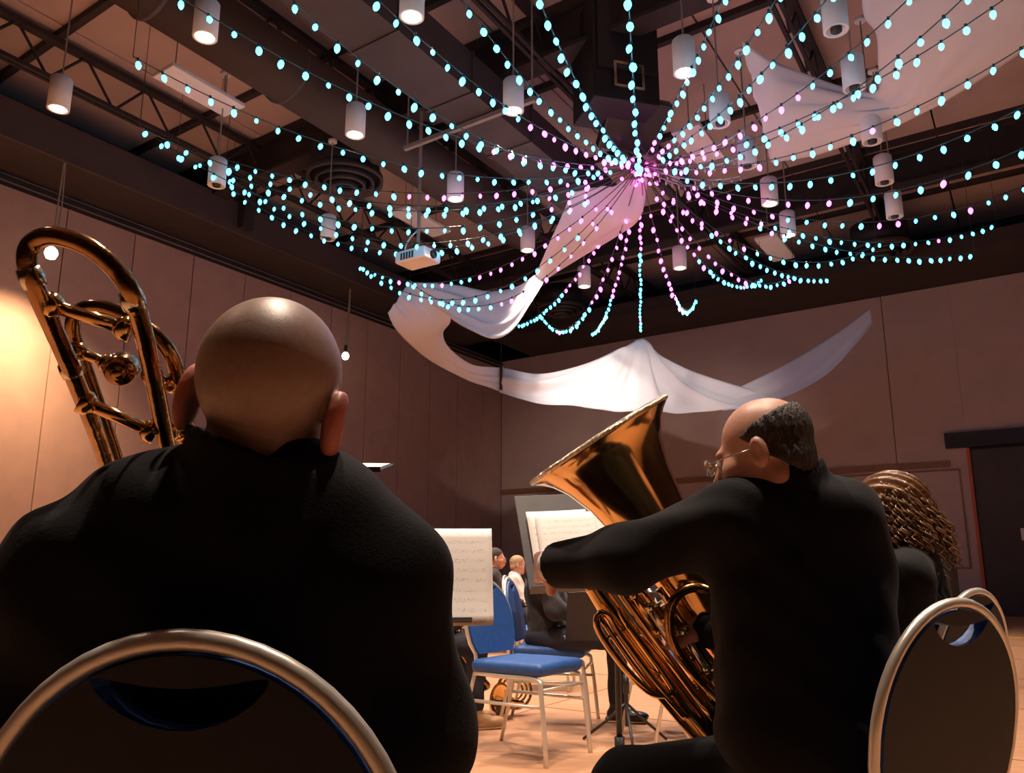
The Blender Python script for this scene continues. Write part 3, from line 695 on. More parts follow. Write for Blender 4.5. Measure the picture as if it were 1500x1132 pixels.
chair('blue banquet chair of the musician hidden by the trombonist', -.62, 5.25, math.radians(-75), CG)
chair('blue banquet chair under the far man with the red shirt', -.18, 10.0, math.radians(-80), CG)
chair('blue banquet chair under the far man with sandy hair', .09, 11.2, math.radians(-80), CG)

# ================================================================== PEOPLE
def head_prims(hc, fd, s=1.0, up=(0, 0, 1), neck_to=None, ear=1.0, nr=.056):
    R = frame(fd, up); X = lambda p: np.asarray(hc) + R @ (np.asarray(p, float) * s)
    E_ = lambda c, r: s_ell(X(c), np.asarray(r) * s, R)
    base = s_uni([E_((0, -.012, .03), (.076, .096, .086)), E_((0, .03, -.035), (.060, .068, .088)), E_((0, .047, -.092), (.040, .042, .032)),
                  E_((0, .088, .014), (.042, .014, .010)), s_cone(X((0, .096, .0)), X((0, .116, -.040)), .008 * s, .014 * s), E_((0, .100, -.074), (.024, .011, .011)),
                  E_((.045, .055, -.03), (.022, .03, .025)), E_((-.045, .055, -.03), (.022, .03, .025))], .022 * s)
    base = s_sub(base, s_uni([E_((.031, .107, -.006), (.016, .016, .011)), E_((-.031, .107, -.006), (.016, .016, .011))], .005), .012)
    ears = []
    for sx in (-1, 1):
        e = s_sub(E_((sx * (.082 + .02 * (ear - 1)), -.014, -.012), np.array([.011, .020, .034]) * ear), E_((sx * (.092 + .02 * (ear - 1)), -.006, -.008), (.008, .011, .020)), .006); ears.append(e)
    nk = s_cone(X((0, -.022, -.06)), X((0, -.035, -.17)) if neck_to is None else neck_to, .056 * s if nr > .055 else nr * s, .062 * s)
    return [base] + ears + [nk], X, R
def hand_prims(wr, d, nrm, curl=.6, s=1.0, thumb=1):
    """palm and five fingers; d = pointing direction, nrm = palm normal (fingers curl toward it), thumb = side"""
    d = np.asarray(d, float); d /= np.linalg.norm(d); n = np.asarray(nrm, float); n -= d * (n @ d); n /= np.linalg.norm(n); sd = np.cross(d, n)
    R = np.stack([sd, d, n], 1); P = lambda a, b, c: np.asarray(wr) + R @ np.array([a, b, c]) * s
    out = [s_cone(P(0, -.01, 0), P(0, .03, 0), .026 * s, .028 * s), s_box(P(0, .055, 0), np.array([.040, .045, .015]) * s, .013 * s, R)]
    for i, L in enumerate((.068, .076, .072, .056)):
        x = (-.030 + .020 * i) * thumb; p = np.array([x, .098, 0]); ang = .25 * curl
        for j, fr in enumerate((.45, .32, .23)):
            q = p + np.array([0, math.cos(ang), math.sin(ang)]) * L * fr * 1.05
            out.append(s_cone(P(*p), P(*q), (.0098 - .0009 * j) * s, (.0092 - .0009 * j) * s)); p = q; ang += curl * .85
    t0 = np.array([-.036 * thumb, .025, .004]); t1 = t0 + np.array([-.026 * thumb, .030, .014]); t2 = t1 + np.array([-.004 * thumb, .030, .012])
    out += [s_cone(P(*t0), P(*t1), .013 * s, .011 * s), s_cone(P(*t1), P(*t2), .011 * s, .009 * s)]
    return out
def bounds(pts, pad): pts = np.array(pts); return pts.min(0) - pad, pts.max(0) + pad
def shoe_prims(an, d, s=1.0):
    d = np.asarray(d, float); d /= np.linalg.norm(d); a = np.asarray(an, float)
    R = frame(d)
    return [s_cone(a + Z3 * .01, a - Z3 * .03, .046, .045), s_ell(a + d * .02 - Z3 * .045, (.043, .085, .040), R), s_ell(a + d * .115 - Z3 * .058, (.048, .085, .030), R), s_box(a + d * .055 - Z3 * .078, (.042, .13, .012), .011, R)]
def eyes(X, s, parent):
    for sx in (-1, 1):
        g = G(); c = X((sx * .031, .086, -.006)); r_ = .0125 * s
        g.lathe([(r_ * math.sin(a) + 1e-4, -r_ * math.cos(a)) for a in np.linspace(0.05, math.pi - .05, 8)], c, n=12); e = g.obj('eye', M_EYE, parent, True)
        g = G(); c2 = X((sx * .031, .0962, -.006)); g.lathe([(.001, .0035), (.004, .0025), (.0055, 0)], c2, X((0, 1, 0)) - X((0, 0, 0)), 10); g.obj('iris', M_BLACK, e, True)
def glasses(X, s, parent, m=M_NICKEL):
    g = G()
    for sx in (-1, 1):
        g.tube([X((sx * .034 + .023 * math.cos(a), .121 - .006 * abs(math.cos(a)), -.008 + .018 * math.sin(a))) for a in np.linspace(0, 2 * math.pi, 20, endpoint=False)], .0016 * s, 6, True)
        g.tube([X((sx * .057, .116, -.004)), X((sx * .078, .06, -.002)), X((sx * .083, -.012, .0)), X((sx * .082, -.035, -.02))], .0015 * s, 6)
    g.tube([X((-.011, .123, -.004)), X((0, .126, 0)), X((.011, .123, -.004))], .0016 * s, 6)
    o = g.obj('glasses', m, parent, True)
    for sx in (-1, 1):
        g = G(); g.lathe([(.021 * s, 0), (.021 * s, .0015)], X((sx * .034, .119, -.008)), X((0, 1, 0)) - X((0, 0, 0)), 18); g.obj('lens', M_GLASS, o, True)

def seated(name, label, pos, rz, m_top, m_leg, m_shoe, m_skin, m_hair, s=1.0, cross=False, head_turn=0.0, hairfn=None, spec=False, lean=0.0, h=.0085, wr=None, group=None, dz=0.0):
    c, sn = math.cos(rz), math.sin(rz); R = np.array([[c, -sn, 0], [sn, c, 0], [0, 0, 1.0]]); pos = np.asarray(pos, float)
    W = lambda p: pos + R @ (np.asarray(p, float) * s) + Z3 * dz
    r = empty(name, (pos[0], pos[1], 0)); tag(r, label, 'person', group)
    J = dict(neck=W((0, -.10 + lean, 1.02)), head=W((0, -.05 + lean * 1.3, 1.165)))
    for k, sx in (('R', 1), ('L', -1)):
        J['sh' + k] = W((sx * .175, -.11 + lean, .965)); J['el' + k] = W((sx * .225, .02 + lean, .72)); J['wr' + k] = W((sx * .10, .24, .66)) if wr is None else W((sx * wr[0], wr[1], wr[2]))
        J['hip' + k] = W((sx * .09, -.07, .535)); J['kn' + k] = W((sx * .11, .37, .535)); J['an' + k] = W((sx * .11, .36, .10)) - Z3 * dz
    dl = R @ np.array([0, 1.0, 0]); toeL = toeR = dl
    if cross:
        J['knR'] = W((.30, .32, .57)); J['anR'] = W((.04, .46, .60)); toeR = R @ np.array([-.55, .65, -.35])
    a = head_turn; hd = R @ np.array([-math.sin(a), math.cos(a), -.05])
    hp, X, HR = head_prims(J['head'], hd, s, neck_to=J['neck'])
    body = list(hp)
    body += [s_cone(J['neck'], W((0, -.07, .60)), .075, .10)]
    for k in 'RL':
        body += [s_cone(J['neck'], J['sh' + k], .045, .05), s_cone(J['sh' + k], J['el' + k], .042, .036), s_cone(J['el' + k], J['wr' + k], .036, .026), s_cone(J['hip' + k], J['kn' + k], .062, .048), s_cone(J['kn' + k], J['an' + k], .046, .034)]
        body += hand_prims(J['wr' + k], dl + (-.4 if k == 'R' else .4) * (R @ np.array([1.0, 0, 0])), (0, 0, -1), .5, s, 1 if k == 'L' else -1)
    lo, hi = bounds(list(J.values()), .24)
    sdf('body', s_uni(body, .012), lo, hi, h, m_skin, r)
    top = [s_ell(W((0, -.085 + lean * .6, .83)), np.array([.185, .125, .22]) * s, R), s_ell(W((0, -.06, .62)), np.array([.175, .135, .16]) * s, R), s_cone(J['neck'] - Z3 * .03, J['neck'] + Z3 * .0, .075, .066)]
    for k in 'RL': top += [s_cone(J['neck'] - Z3 * .02, J['sh' + k], .06, .066), s_cone(J['sh' + k], J['el' + k], .066, .056), s_cone(J['el' + k], J['wr' + k], .055, .040)]
    sdf('jacket', s_fold(s_uni(top, .05), .004, (38, 25, 44)), lo, hi, h * 1.15, m_top, r)
    leg = [s_ell(W((0, -.07, .54)), np.array([.17, .14, .09]) * s, R)]
    for k in 'RL': leg += [s_cone(J['hip' + k], J['kn' + k], .085, .068), s_cone(J['kn' + k], J['an' + k] + Z3 * .03, .066, .052)]
    sdf('trousers', s_fold(s_uni(leg, .04), .003, (30, 22, 40), 1.0), lo, hi, h * 1.15, m_leg, r)
    for k, t in (('R', toeR), ('L', toeL)):
        sh = shoe_prims(J['an' + k], t); l2, h2 = bounds([J['an' + k]], .26); so_ = sdf('shoe', s_uni(sh, .02), l2, h2, h * .8, m_shoe, r)
        tt = np.asarray(t, float) / np.linalg.norm(t); RR = frame(tt)
        g = G(); g.box(J['an' + k] + tt * .055 - Z3 * .088, .04, .13, .009, (RR[:, 0], RR[:, 1], RR[:, 2])); bevel(g.obj('sole', M_SOLE, so_), .008)
    if hairfn: hairfn(X, HR, s, r, J['head'], m_hair)
    eyes(X, s, r)
    if spec: glasses(X, s, r, M_STEEL)
    return r, J, X
def hair_short(X, R, s, parent, hc, m, bald=0.0):
    sh = s_uni([s_ell(X((0, -.016, .034)), np.array([.081, .099, .089]) * s, R), s_ell(X((0, -.04, -.03)), np.array([.074, .066, .06]) * s, R)], .02)
    fw = X((0, 1, 0)) - X((0, 0, 0)); upv = X((0, 0, 1)) - X((0, 0, 0))
    f = s_cut(sh, X((0, .058, .06)), -fw * 1.0 + upv * 1.1); f = s_cut(f, X((0, .02, -.02)), -fw * .75 + upv * .75); f = s_cut(f, X((0, -.02, -.092)), upv - fw * .2)
    if bald: f = s_cut(f, X((0, -.015, .052)), -upv * 1.0 - fw * .42)
    f = s_fold(f, .0016, (300, 260, 90))
    lo, hi = bounds([hc], .15); sdf('hair', f, lo, hi, .0055, m, parent)

# ---- far seated men and the musicians in between
seated('person', 'far man in dark suit and red shirt sitting by the wall', (-.14, 10.0, 0), math.radians(-80), M_SUIT2, M_TROUS, M_SHOEK, M_SKINP, M_HAIRG, hairfn=hair_short, spec=True, dz=-.10)
seated('person', 'far man with sandy hair and white shirt in profile', (.13, 11.2, 0), math.radians(-85), M_SHIRT, M_TROUS, M_SHOEK, M_SKINP, M_HAIRB, hairfn=hair_short, spec=True, dz=-.17)
seated('person', 'man in charcoal jacket with ankle crossed over his knee behind the tuba stand', (.29, 5.50, 0), math.radians(-100), M_SUIT2, M_TROUS, M_SHOEK, M_SKIN, M_HAIRG, cross=True, hairfn=hair_short, dz=-.02)
seated('person', 'musician in dark jacket and tan shoes almost hidden behind the trombonist', (-.60, 5.30, 0), math.radians(-72), M_SUIT2, M_TROUS, M_SHOET, M_SKIN, M_HAIRG, hairfn=hair_short, dz=-.04)
seated('person', 'player in blue jeans and sneakers almost hidden behind the tuba', (1.02, 5.22, 0), math.radians(-60), M_SUIT2, M_JEAN, mat('grey_white_sneaker', (.5, .48, .46), .6, noise=.3, scale=30), M_SKIN, M_HAIRG, hairfn=hair_short, lean=.02, dz=-.04)

# ---- bald trombonist, seen from behind
r = empty('person', atY(345, 1100, 1.0) * np.array([1, 1, 0])); tag(r, 'bald man in a black jacket seen from behind, trombone over his shoulder', 'person'); BALD = r
S_ = 1.06; hc = atY(393, 590, .965); nb = atY(384, 745, .99)
hp, X, HR = head_prims(hc, (.06, 1, .02), S_, (.20, 0, 1), nb, ear=1.15, nr=.050)
shR, shL = atY(578, 846, .985), atY(95, 842, .965); elR, elL = atY(615, 1075, 1.03), atY(10, 1080, 1.02)
wrR, wrL = atY(470, 1010, 1.36), atY(230, 930, 1.30); pel = np.array([nb[0] - .03, 1.03, .52])
hipR, hipL = pel + [.1, 0, 0], pel + [-.1, 0, 0]; knR, knL = pel + [.16, .44, .01], pel + [-.16, .44, .01]; anR, anL = np.array([knR[0], 1.46, .09]), np.array([knL[0], 1.46, .09])
body = list(hp) + [s_cone(nb, pel, .08, .11)]
for a, b, c in ((shR, elR, wrR), (shL, elL, wrL)): body += [s_cone(nb, a, .05, .045), s_cone(a, b, .042, .036), s_cone(b, c, .036, .027)]
for a, b, c in ((hipR, knR, anR), (hipL, knL, anL)): body += [s_cone(a, b, .062, .05), s_cone(b, c, .046, .034)]
body += hand_prims(wrR, (-.4, .8, .3), (-1, -.3, 0), .9, 1, -1) + hand_prims(wrL, (.2, .8, .5), (1, -.2, 0), .9, 1, 1)
lo, hi = bounds([hc, nb, shR, shL, elR, elL, wrR, wrL, anR, anL, knR, knL], .2)
bo = sdf('body', s_uni(body, .010), lo, hi, .0048, M_SKINS, r)
bo.data.materials.append(mat('ear_ruddy_backlit', (.50, .16, .11), .45, noise=.1, scale=20))       # ruddier ears, their red backlit glow put into the colour
for p in bo.data.polygons:
    q = HR.T @ (np.array(p.center) + wloc(r) - hc) / S_
    if abs(q[0]) > .078 and -.06 < q[2] < .035: p.material_index = 1
eyes(X, S_, r)
jk = [s_box(atY(335, 985, 1.01), (.185, .105, .26), .095), s_ell(atY(345, 850, .985), (.185, .088, .12)), s_ell(pel + [0, 0, .1], (.19, .13, .17)),
      s_cone(atY(395, 722, .985), shR, .062, .053), s_cone(atY(380, 718, .98), shL, .062, .062),
      s_cone(shR, elR, .055, .058), s_cone(elR, wrR, .056, .042), s_cone(shL, elL, .064, .060), s_cone(elL, wrL, .058, .042)]
jk = s_uni(jk, .055)
clr = s_cut(s_sub(s_cone(atY(388, 760, .965), atY(372, 640, .945), .094, .075), s_cone(atY(384, 730, .955), atY(366, 540, .940), .062, .071), .006), atY(300, 632, .95), (-.058, 0, -.145))
jk = s_fold(s_uni([jk, clr], .018), .0022, (30, 20, 52), .5)
sdf('jacket', jk, lo, hi, .0065, M_SUIT, r)
leg = [s_ell(pel, (.18, .14, .10))]
for a, b, c in ((hipR, knR, anR), (hipL, knL, anL)): leg += [s_cone(a, b, .088, .07), s_cone(b, c, .068, .055)]
sdf('trousers', s_uni(leg, .04), lo, hi, .009, M_TROUS, r)
for an in (anR, anL): l2, h2 = bounds([an], .26); sdf('shoe', s_uni(shoe_prims(an, (0, 1, 0)), .02), l2, h2, .008, M_SHOEK, r)

# ---- tuba player, turned to the left
r = empty('person', atY(1175, 1100, 1.85) * np.array([1, 1, 0])); tag(r, 'balding man in glasses and black jacket hugging the tuba', 'person'); TUBM = r
S_ = 1.0; hc = atY(1119, 662, 1.80); nb = atY(1160, 745, 1.83)
hp, X, HR = head_prims(hc, (-.80, .56, -.20), S_, (-.05, 0, 1), nb)
shL, shR = atY(1086, 758, 1.80), atY(1236, 758, 1.77); elL, elR = atY(915, 818, 2.00), atY(1278, 985, 1.93); wrL, wrR = atY(806, 828, 2.16), atY(1040, 925, 2.20)
pel = np.array([.64, 1.86, .52]); hipL, hipR = pel + [-.07, .08, 0], pel + [.08, -.06, 0]
knL, knR = atY(915, 1148, 2.12), pel + [-.05, .50, .0]; anL, anR = np.array([knL[0] - .02, knL[1] + .05, .09]), np.array([knR[0], knR[1], .09])
body = list(hp) + [s_cone(nb, pel, .08, .11)]
for a, b, c in ((shR, elR, wrR), (shL, elL, wrL)): body += [s_cone(nb, a, .05, .045), s_cone(a, b, .042, .036), s_cone(b, c, .036, .028)]
for a, b, c in ((hipR, knR, anR), (hipL, knL, anL)): body += [s_cone(a, b, .062, .05), s_cone(b, c, .046, .034)]
body += hand_prims(wrL, (-.25, .95, -.05), (.95, .25, 0), .75, 1.0, -1) + hand_prims(wrR, (-.7, .6, .1), (0, .4, -1), .6, 1, -1)
lo, hi = bounds([hc, nb, shR, shL, elR, elL, wrR, wrL, anR, anL, knR, knL], .2)
sdf('body', s_uni(body, .012), lo, hi, .0048, M_SKIN, r)
eyes(X, S_, r); glasses(X, S_, r)
hair_short(X, HR, S_, r, hc, M_HAIRG, 1.0)
jk = [s_box(atY(1176, 945, 1.84), (.185, .115, .26), .10), s_ell(atY(1165, 830, 1.84), (.175, .10, .12)), s_ell(pel + [0, 0, .08], (.19, .15, .15)),
      s_cone(atY(1172, 742, 1.82), shR, .074, .070), s_cone(atY(1150, 742, 1.80), shL, .074, .076),
      s_cone(shR, elR, .070, .062), s_cone(elR, wrR, .058, .044), s_cone(shL, elL, .080, .072), s_cone(elL, wrL, .068, .056)]
jk = s_uni(jk, .055)
clr = s_sub(s_cone(atY(1160, 755, 1.815), atY(1158, 698, 1.80), .090, .076), s_cone(atY(1160, 722, 1.81), atY(1150, 610, 1.79), .066, .072), .006)
fold = s_fold(s_uni([jk, clr], .018), .0026, (40, 33, 52), 2.0)
jk2 = s_cut(fold, wrL + (elL - wrL) * .06, elL - wrL)
def jacket_fn(P):                                     # cut the left sleeve square at the cuff, only near the wrist
    d = fold(P); e = jk2(P); near = np.linalg.norm(P - wrL, axis=1) < .16; return np.where(near, e, d)
jko = sdf('jacket', jacket_fn, lo, hi, .0062, M_SUIT, r)
for k in range(4):                                     # sleeve buttons
    p = wrL + (elL - wrL) * (.14 + .075 * k); c = p + np.array([-.005, -.048, -.030]); g = G(); g.lathe([(.001, .004), (.006, .003), (.007, -.002)], c, (-.1, -.85, -.5), 10); g.obj('button', M_STANDG, jko, True)
cuf = s_sub(s_cone(wrL + (elL - wrL) * .12, wrL - (elL - wrL) * .04, .041, .040), s_cone(wrL + (elL - wrL) * .2, wrL - (elL - wrL) * .3, .033, .033), .004)
l2, h2 = bounds([wrL], .12); sdf('shirt_cuff', s_cut(cuf, wrL - (elL - wrL) * .05, elL - wrL), l2, h2, .004, M_SHIRT, r)
leg = [s_ell(pel, (.18, .15, .10))]
for a, b, c in ((hipR, knR, anR), (hipL, knL, anL)): leg += [s_cone(a, b, .088, .074), s_cone(b, c, .070, .056)]
sdf('trousers', s_fold(s_uni(leg, .04), .003, (30, 25, 20)), lo, hi, .008, M_SUIT, r)
for an, t in ((anR, (-.3, 1, 0)), (anL, (-.8, .6, 0))): l2, h2 = bounds([an], .26); sdf('shoe', s_uni(shoe_prims(an, t), .02), l2, h2, .008, M_SHOEK, r)

# ---- curly-haired woman
def hair_curly(X, R, s, parent, hc, m):
    sh = s_uni([s_ell(X((0, -.02, .036)), (.088, .104, .092), R), s_ell(X((0, -.062, -.06)), (.098, .070, .11), R)], .03)
    fw = X((0, 1, 0)) - X((0, 0, 0)); upv = X((0, 0, 1)) - X((0, 0, 0))
    f = s_cut(sh, X((0, .052, .055)), -fw + upv * .7); f = s_cut(f, X((0, .01, -.03)), -fw * .9 + upv * .35)
    lo_, hi_ = bounds([hc], .24); hb = sdf('hair', s_fold(f, .006, (120, 110, 130)), lo_, hi_, .006, m, parent)
    rg = np.random.default_rng(4); g = G()
    for k in range(260):
        an = rg.uniform(math.radians(52), math.radians(308)); rr = .082 + rg.uniform(0, .022); z0 = rg.uniform(-.02, .10); zt = max(.25, 1 - (z0 / .13) ** 2) ** .5
        x0, y0 = math.sin(an) * rr * zt, -.02 + math.cos(an) * rr * 1.12 * zt; Lh = rg.uniform(.09, .2); ph = rg.uniform(0, 6.28); cr = rg.uniform(.006, .011)
        P = []
        for t in np.linspace(0, 1, 22):
            q = np.array([x0 * (1 + .42 * t), y0 * (1 + .38 * t) - .012 * t, z0 - Lh * t]); a = ph + t * Lh * 190
            P.append(X(q + np.array([math.cos(a), math.sin(a), .3 * math.sin(a)]) * cr * (.4 + .6 * t)))
        g.tube(P, [.0042 * (1 - .5 * t) for t in np.linspace(0, 1, 22)], 4)
    o = g.obj('curls', m, hb, True); o['kind'] = 'stuff'
rw, Jw, Xw = seated('person', 'woman with curly brown hair in a black top beyond the tuba player', (1.12, 2.60, 0), math.radians(58), M_SUIT, M_TROUS, M_SHOEK, M_SKIN, M_HAIRW, s=.95, hairfn=hair_curly, h=.007, dz=.01, head_turn=.15)

# ================================================================== INSTRUMENTS
# trombone resting over the left shoulder: tuning bow, valve loop, braces, counterweight, bell beyond
r = empty('trombone', atY(150, 690, 1.1)); tag(r, 'worn brass trombone tuning slide rising beside the bald head', 'trombone')
def pxs(L): return [atY(*p) for p in L]
def part(name, L, rad, m, n=10, sp=8, parent=None, sm=True):
    g = G(); g.tube(spline(pxs(L), sp) if len(L) > 2 else pxs(L), rad, n); return g.obj(name, m, parent, sm)
part('tuning_bow', [(235, 960, 1.42), (165, 705, 1.13), (110, 555, .96), (60, 440, .86), (40, 385, .835), (48, 356, .83), (80, 346, .825), (130, 362, .825), (172, 397, .835), (196, 440, .85), (218, 520, .92), (246, 660, 1.06), (300, 930, 1.40)], .0105, M_BRASSD, 14, 10, r)
part('valve_loop', [(240, 900, 1.42), (176, 690, 1.16), (132, 560, 1.04), (108, 492, .99), (112, 460, .975), (140, 449, .97), (185, 461, .97), (228, 490, .97), (254, 528, .985), (266, 580, 1.03), (282, 660, 1.12), (330, 900, 1.42)], .0092, M_BRASSD, 12, 10, r)
for L, rad in (([(72, 446, .87), (187, 482, .895)], .0078), ([(112, 514, .99), (162, 534, .985)], .0066), ([(222, 550, .965), (250, 562, 1.01)], .0062), ([(122, 588, .99), (224, 632, 1.03)], .0082), ([(246, 632, 1.05), (276, 644, 1.10)], .007)):
    a, b = pxs(L); b_ = part('brace', L, rad, M_BRASS, 10, 1, r)
    for p, q in ((a, b), (b, a)):
        g = G(); d_ = (q - p) / np.linalg.norm(q - p); g.lathe([(rad * 1.9, -.004), (rad * 1.9, .006), (rad * 1.1, .014)], p, d_, 12); g.obj('brace_collar', M_BRASS, b_, True)
cw = atY(178, 540, .975); d_ = np.array([.25, -.85, -.45]); g = G(); g.lathe([(.004, -.024), (.017, -.022), (.019, -.012), (.019, .010), (.016, .018), (.004, .020)], cw, d_, 24); g.lathe([(.010, .018), (.008, .026), (.002, .028)], cw, d_, 16); g.obj('counterweight', M_BRASSD, r, True)
for p, q in (((40, 392, .838), (52, 420, .85)), ((190, 428, .846), (199, 452, .858)), ((100, 532, .945), (108, 550, .955))): a, b = atY(*p), atY(*q); g = G(); g.lathe([(.0125, 0), (.0132, np.linalg.norm(b - a) * .5), (.0125, np.linalg.norm(b - a))], a, b - a, 14); g.obj('ferrule', M_NICKEL, r, True)
bd = np.array([.05, 1, -.10]); bc = atY(250, 960, 1.42); g = G(); g.lathe([(.011, 0), (.014, .12), (.022, .25), (.045, .36), (.075, .41), (.108, .435), (.106, .437), (.07, .412), (.04, .355), (.018, .25)], bc, bd, 28, False); g.obj('bell', M_BRASS, r, True)
g = G(); g.tube([bc + [.03, .1, -.05], bc + [.05, .8, -.13]], .007, 8); g.tube([bc + [-.03, .1, -.05], bc + [-.01, .8, -.13]], .007, 8); g.obj('hand_slide', M_NICKEL, r, True)

# tuba
Rc, Bc = atY(877, 645, 2.25), atY(1150, 1060, 2.28); TA = (Rc - Bc) / np.linalg.norm(Rc - Bc); TL = np.linalg.norm(Rc - Bc)
r = empty('tuba', Bc); tag(r, 'gleaming brass tuba with its bell tilted up under the drape', 'tuba')
prof = [(.2175, 0), (.2185, -.004), (.213, -.010), (.198, -.020), (.176, -.042), (.152, -.08), (.126, -.15), (.100, -.28), (.082, -.44), (.066, -.64), (.055, -.80)]
inner = [(a - .004, b + .0015) for a, b in prof[2:]]
g = G(); g.lathe(prof, Rc, TA, 64, False); g.lathe(inner[::-1], Rc, TA, 64, False); bell = g.obj('bell', M_BRASS, r, True)
g = G(); g.tube([Rc + q for q in [(lambda A, B: [A * math.cos(t) + B * math.sin(t) for t in np.linspace(0, 2 * math.pi, 64, endpoint=False)])(*(lambda e: (e * .2175, np.cross(TA, e) * .2175))(np.cross(TA, [0, 1.0, 0]) / np.linalg.norm(np.cross(TA, [0, 1.0, 0]))))][0]], .0068, 10, True); g.obj('rim', M_SPARK, bell, True)
g = G(); g.lathe([(.214, -.003), (.200, -.0155), (.186, -.027)], Rc + TA * .003, TA, 64, False); g.obj('rim_band', M_SPARK, bell, True)
part('main_branch', [(868, 855, 2.27), (900, 902, 2.28), (960, 982, 2.30), (1036, 1080, 2.33), (1075, 1120, 2.36), (1110, 1118, 2.4), (1105, 1070, 2.42), (1040, 985, 2.40), (980, 880, 2.38)], [.026 + .0006 * k for k in range(65)], M_BRASS, 18, 8, r)
part('bottom_bow', [(1000, 1010, 2.36), (1040, 1075, 2.36), (1085, 1130, 2.40), (1135, 1125, 2.48), (1130, 1070, 2.5), (1080, 980, 2.46)], .055, M_BRASS, 20, 8, r)
part('tuning_slide', [(1005, 1052, 2.22), (960, 1000, 2.22), (905, 925, 2.22), (892, 903, 2.215), (880, 898, 2.21), (874, 910, 2.21), (882, 932, 2.21), (915, 978, 2.21), (945, 1008, 2.215), (965, 1018, 2.22), (985, 1014, 2.225), (978, 995, 2.23), (920, 915, 2.25), (905, 890, 2.26)], .0098, M_BRASS, 12, 8, r)
for L, rad in (([(905, 862, 2.24), (950, 925, 2.25), (1045, 1052, 2.28)], .013), ([(925, 862, 2.25), (985, 945, 2.26), (1048, 1030, 2.28)], .010), ([(938, 860, 2.22), (1000, 950, 2.24), (1048, 1015, 2.26)], .009), ([(965, 862, 2.2), (1010, 925, 2.22), (1055, 990, 2.24)], .010), ([(880, 905, 2.215), (940, 990, 2.22), (1040, 1108, 2.24)], .007)):
    part('tube', L, rad, M_BRASS, 10, 6, r)
part('crook', [(1045, 868, 2.17), (1018, 860, 2.17), (992, 872, 2.17), (980, 905, 2.18), (990, 950, 2.19), (1030, 1000, 2.21), (1060, 1030, 2.23)], .013, M_BRASSD, 12, 8, r)
for k in range(4):                                     # piston valves
    c = atY(948 + 24 * k, 900 + 18 * k, 2.24 - .012 * k); v = empty('valve', c); v.parent = r; v.location = [float(q) for q in c - wloc(r)]
    g = G(); g.lathe([(.015, -.06), (.018, -.055), (.018, -.04), (.0155, -.038), (.0155, .05), (.018, .052), (.018, .066), (.014, .07)], c, TA, 18); g.obj('casing', M_NICKEL if k % 2 else M_BRASS, v, True)
    g = G(); g.lathe([(.004, .07), (.004, .10), (.011, .101), (.011, .106)], c, TA, 12); g.obj('finger_button', M_NICKEL, v, True)
for L in ([(890, 935, 2.215), (915, 922, 2.24)], [(945, 1000, 2.22), (968, 985, 2.25)], [(925, 890, 2.25), (955, 878, 2.22)]): part('brace', L, .006, M_NICKEL, 8, 1, r)

# brass horn lying on the floor between the chairs
c = atZ(757, 1048, 0) + Z3 * .02; r = empty('french_horn', c); tag(r, 'coiled brass horn set down on the floor behind the empty blue chair', 'horn')
hx, hz = np.array([.95, .3, 0]), np.array([-.1, .3, .95])
for rad, tr, dy in ((.115, .011, 0), (.085, .009, .025), (.055, .008, -.01)):
    g = G(); g.tube([c + hz * .14 + np.array([0, dy, 0]) + hx * rad * math.cos(a) + hz * rad * math.sin(a) for a in np.linspace(0, 2 * math.pi, 32, endpoint=False)], tr, 10, True); g.obj('coil', M_BRASS, r, True)
g = G(); g.lathe([(.012, .0), (.02, .07), (.04, .13), (.085, .175), (.120, .19), (.118, .192), (.08, .177), (.035, .13)], c + hx * .05 + hz * .06 - np.array([0, .02, 0]), (-.6, -.45, .1), 28, False); g.obj('bell', M_BRASS, r, True)
# slide held by the hidden musician
r = empty('brass_slide', atY(690, 970, 5.35)); tag(r, 'pale brass slide tube poking out past the trombonist elbow', 'instrument')
part('outer_tube', [(668, 912, 5.42), (704, 992, 5.3)], .022, M_BRASS, 12, 1, r); part('inner_tube', [(662, 930, 5.46), (708, 1008, 5.34)], .015, M_BRASSD, 12, 1, r)
part('end_bow', [(704, 992, 5.3), (714, 1004, 5.3), (708, 1008, 5.34)], .018, M_BRASSD, 10, 6, r)

# ================================================================== MUSIC STANDS AND SHEETS
def stand(label, c, rt, up, w_, h_, base, m, cat='music stand', lip=.028):
    rt = np.asarray(rt, float) / np.linalg.norm(rt); up = np.asarray(up, float); up = up - rt * (up @ rt); up /= np.linalg.norm(up); n = np.cross(rt, up); c = np.asarray(c, float)
    r = empty('music_stand', (base[0], base[1], 0)); tag(r, label, cat)
    g = G(); g.box(c, w_ / 2, h_ / 2, .003, (rt, up, n)); bevel(g.obj('desk', m, r), .002)
    g = G(); g.box(c - up * h_ / 2 + n * (lip - .003), w_ / 2, .003, lip, (rt, up, n)); g.obj('lip', m, r)
    b = np.array([base[0], base[1], 0.0]); hub = c - n * .03 - up * .05
    g = G(); g.tube([hub, hub - n * .02 - Z3 * .04, [b[0], b[1], max(.3, hub[2] - .18)], b + Z3 * .1], .011, 10); g.obj('pole', M_STAND, r, True)
    g = G(); g.lathe([(.018, -.05), (.018, .05)], b + Z3 * .32, n=12); g.obj('collar', M_STAND, r, True)
    for k in range(3):
        a = 2.1 * k + .5; g = G(); g.tube([b + Z3 * .22, b + np.array([.12 * math.cos(a), .12 * math.sin(a), .12]), b + np.array([.27 * math.cos(a), .27 * math.sin(a), .008])], .008, 7); g.obj('leg', M_STAND, r, True)
    return r, rt, up, n
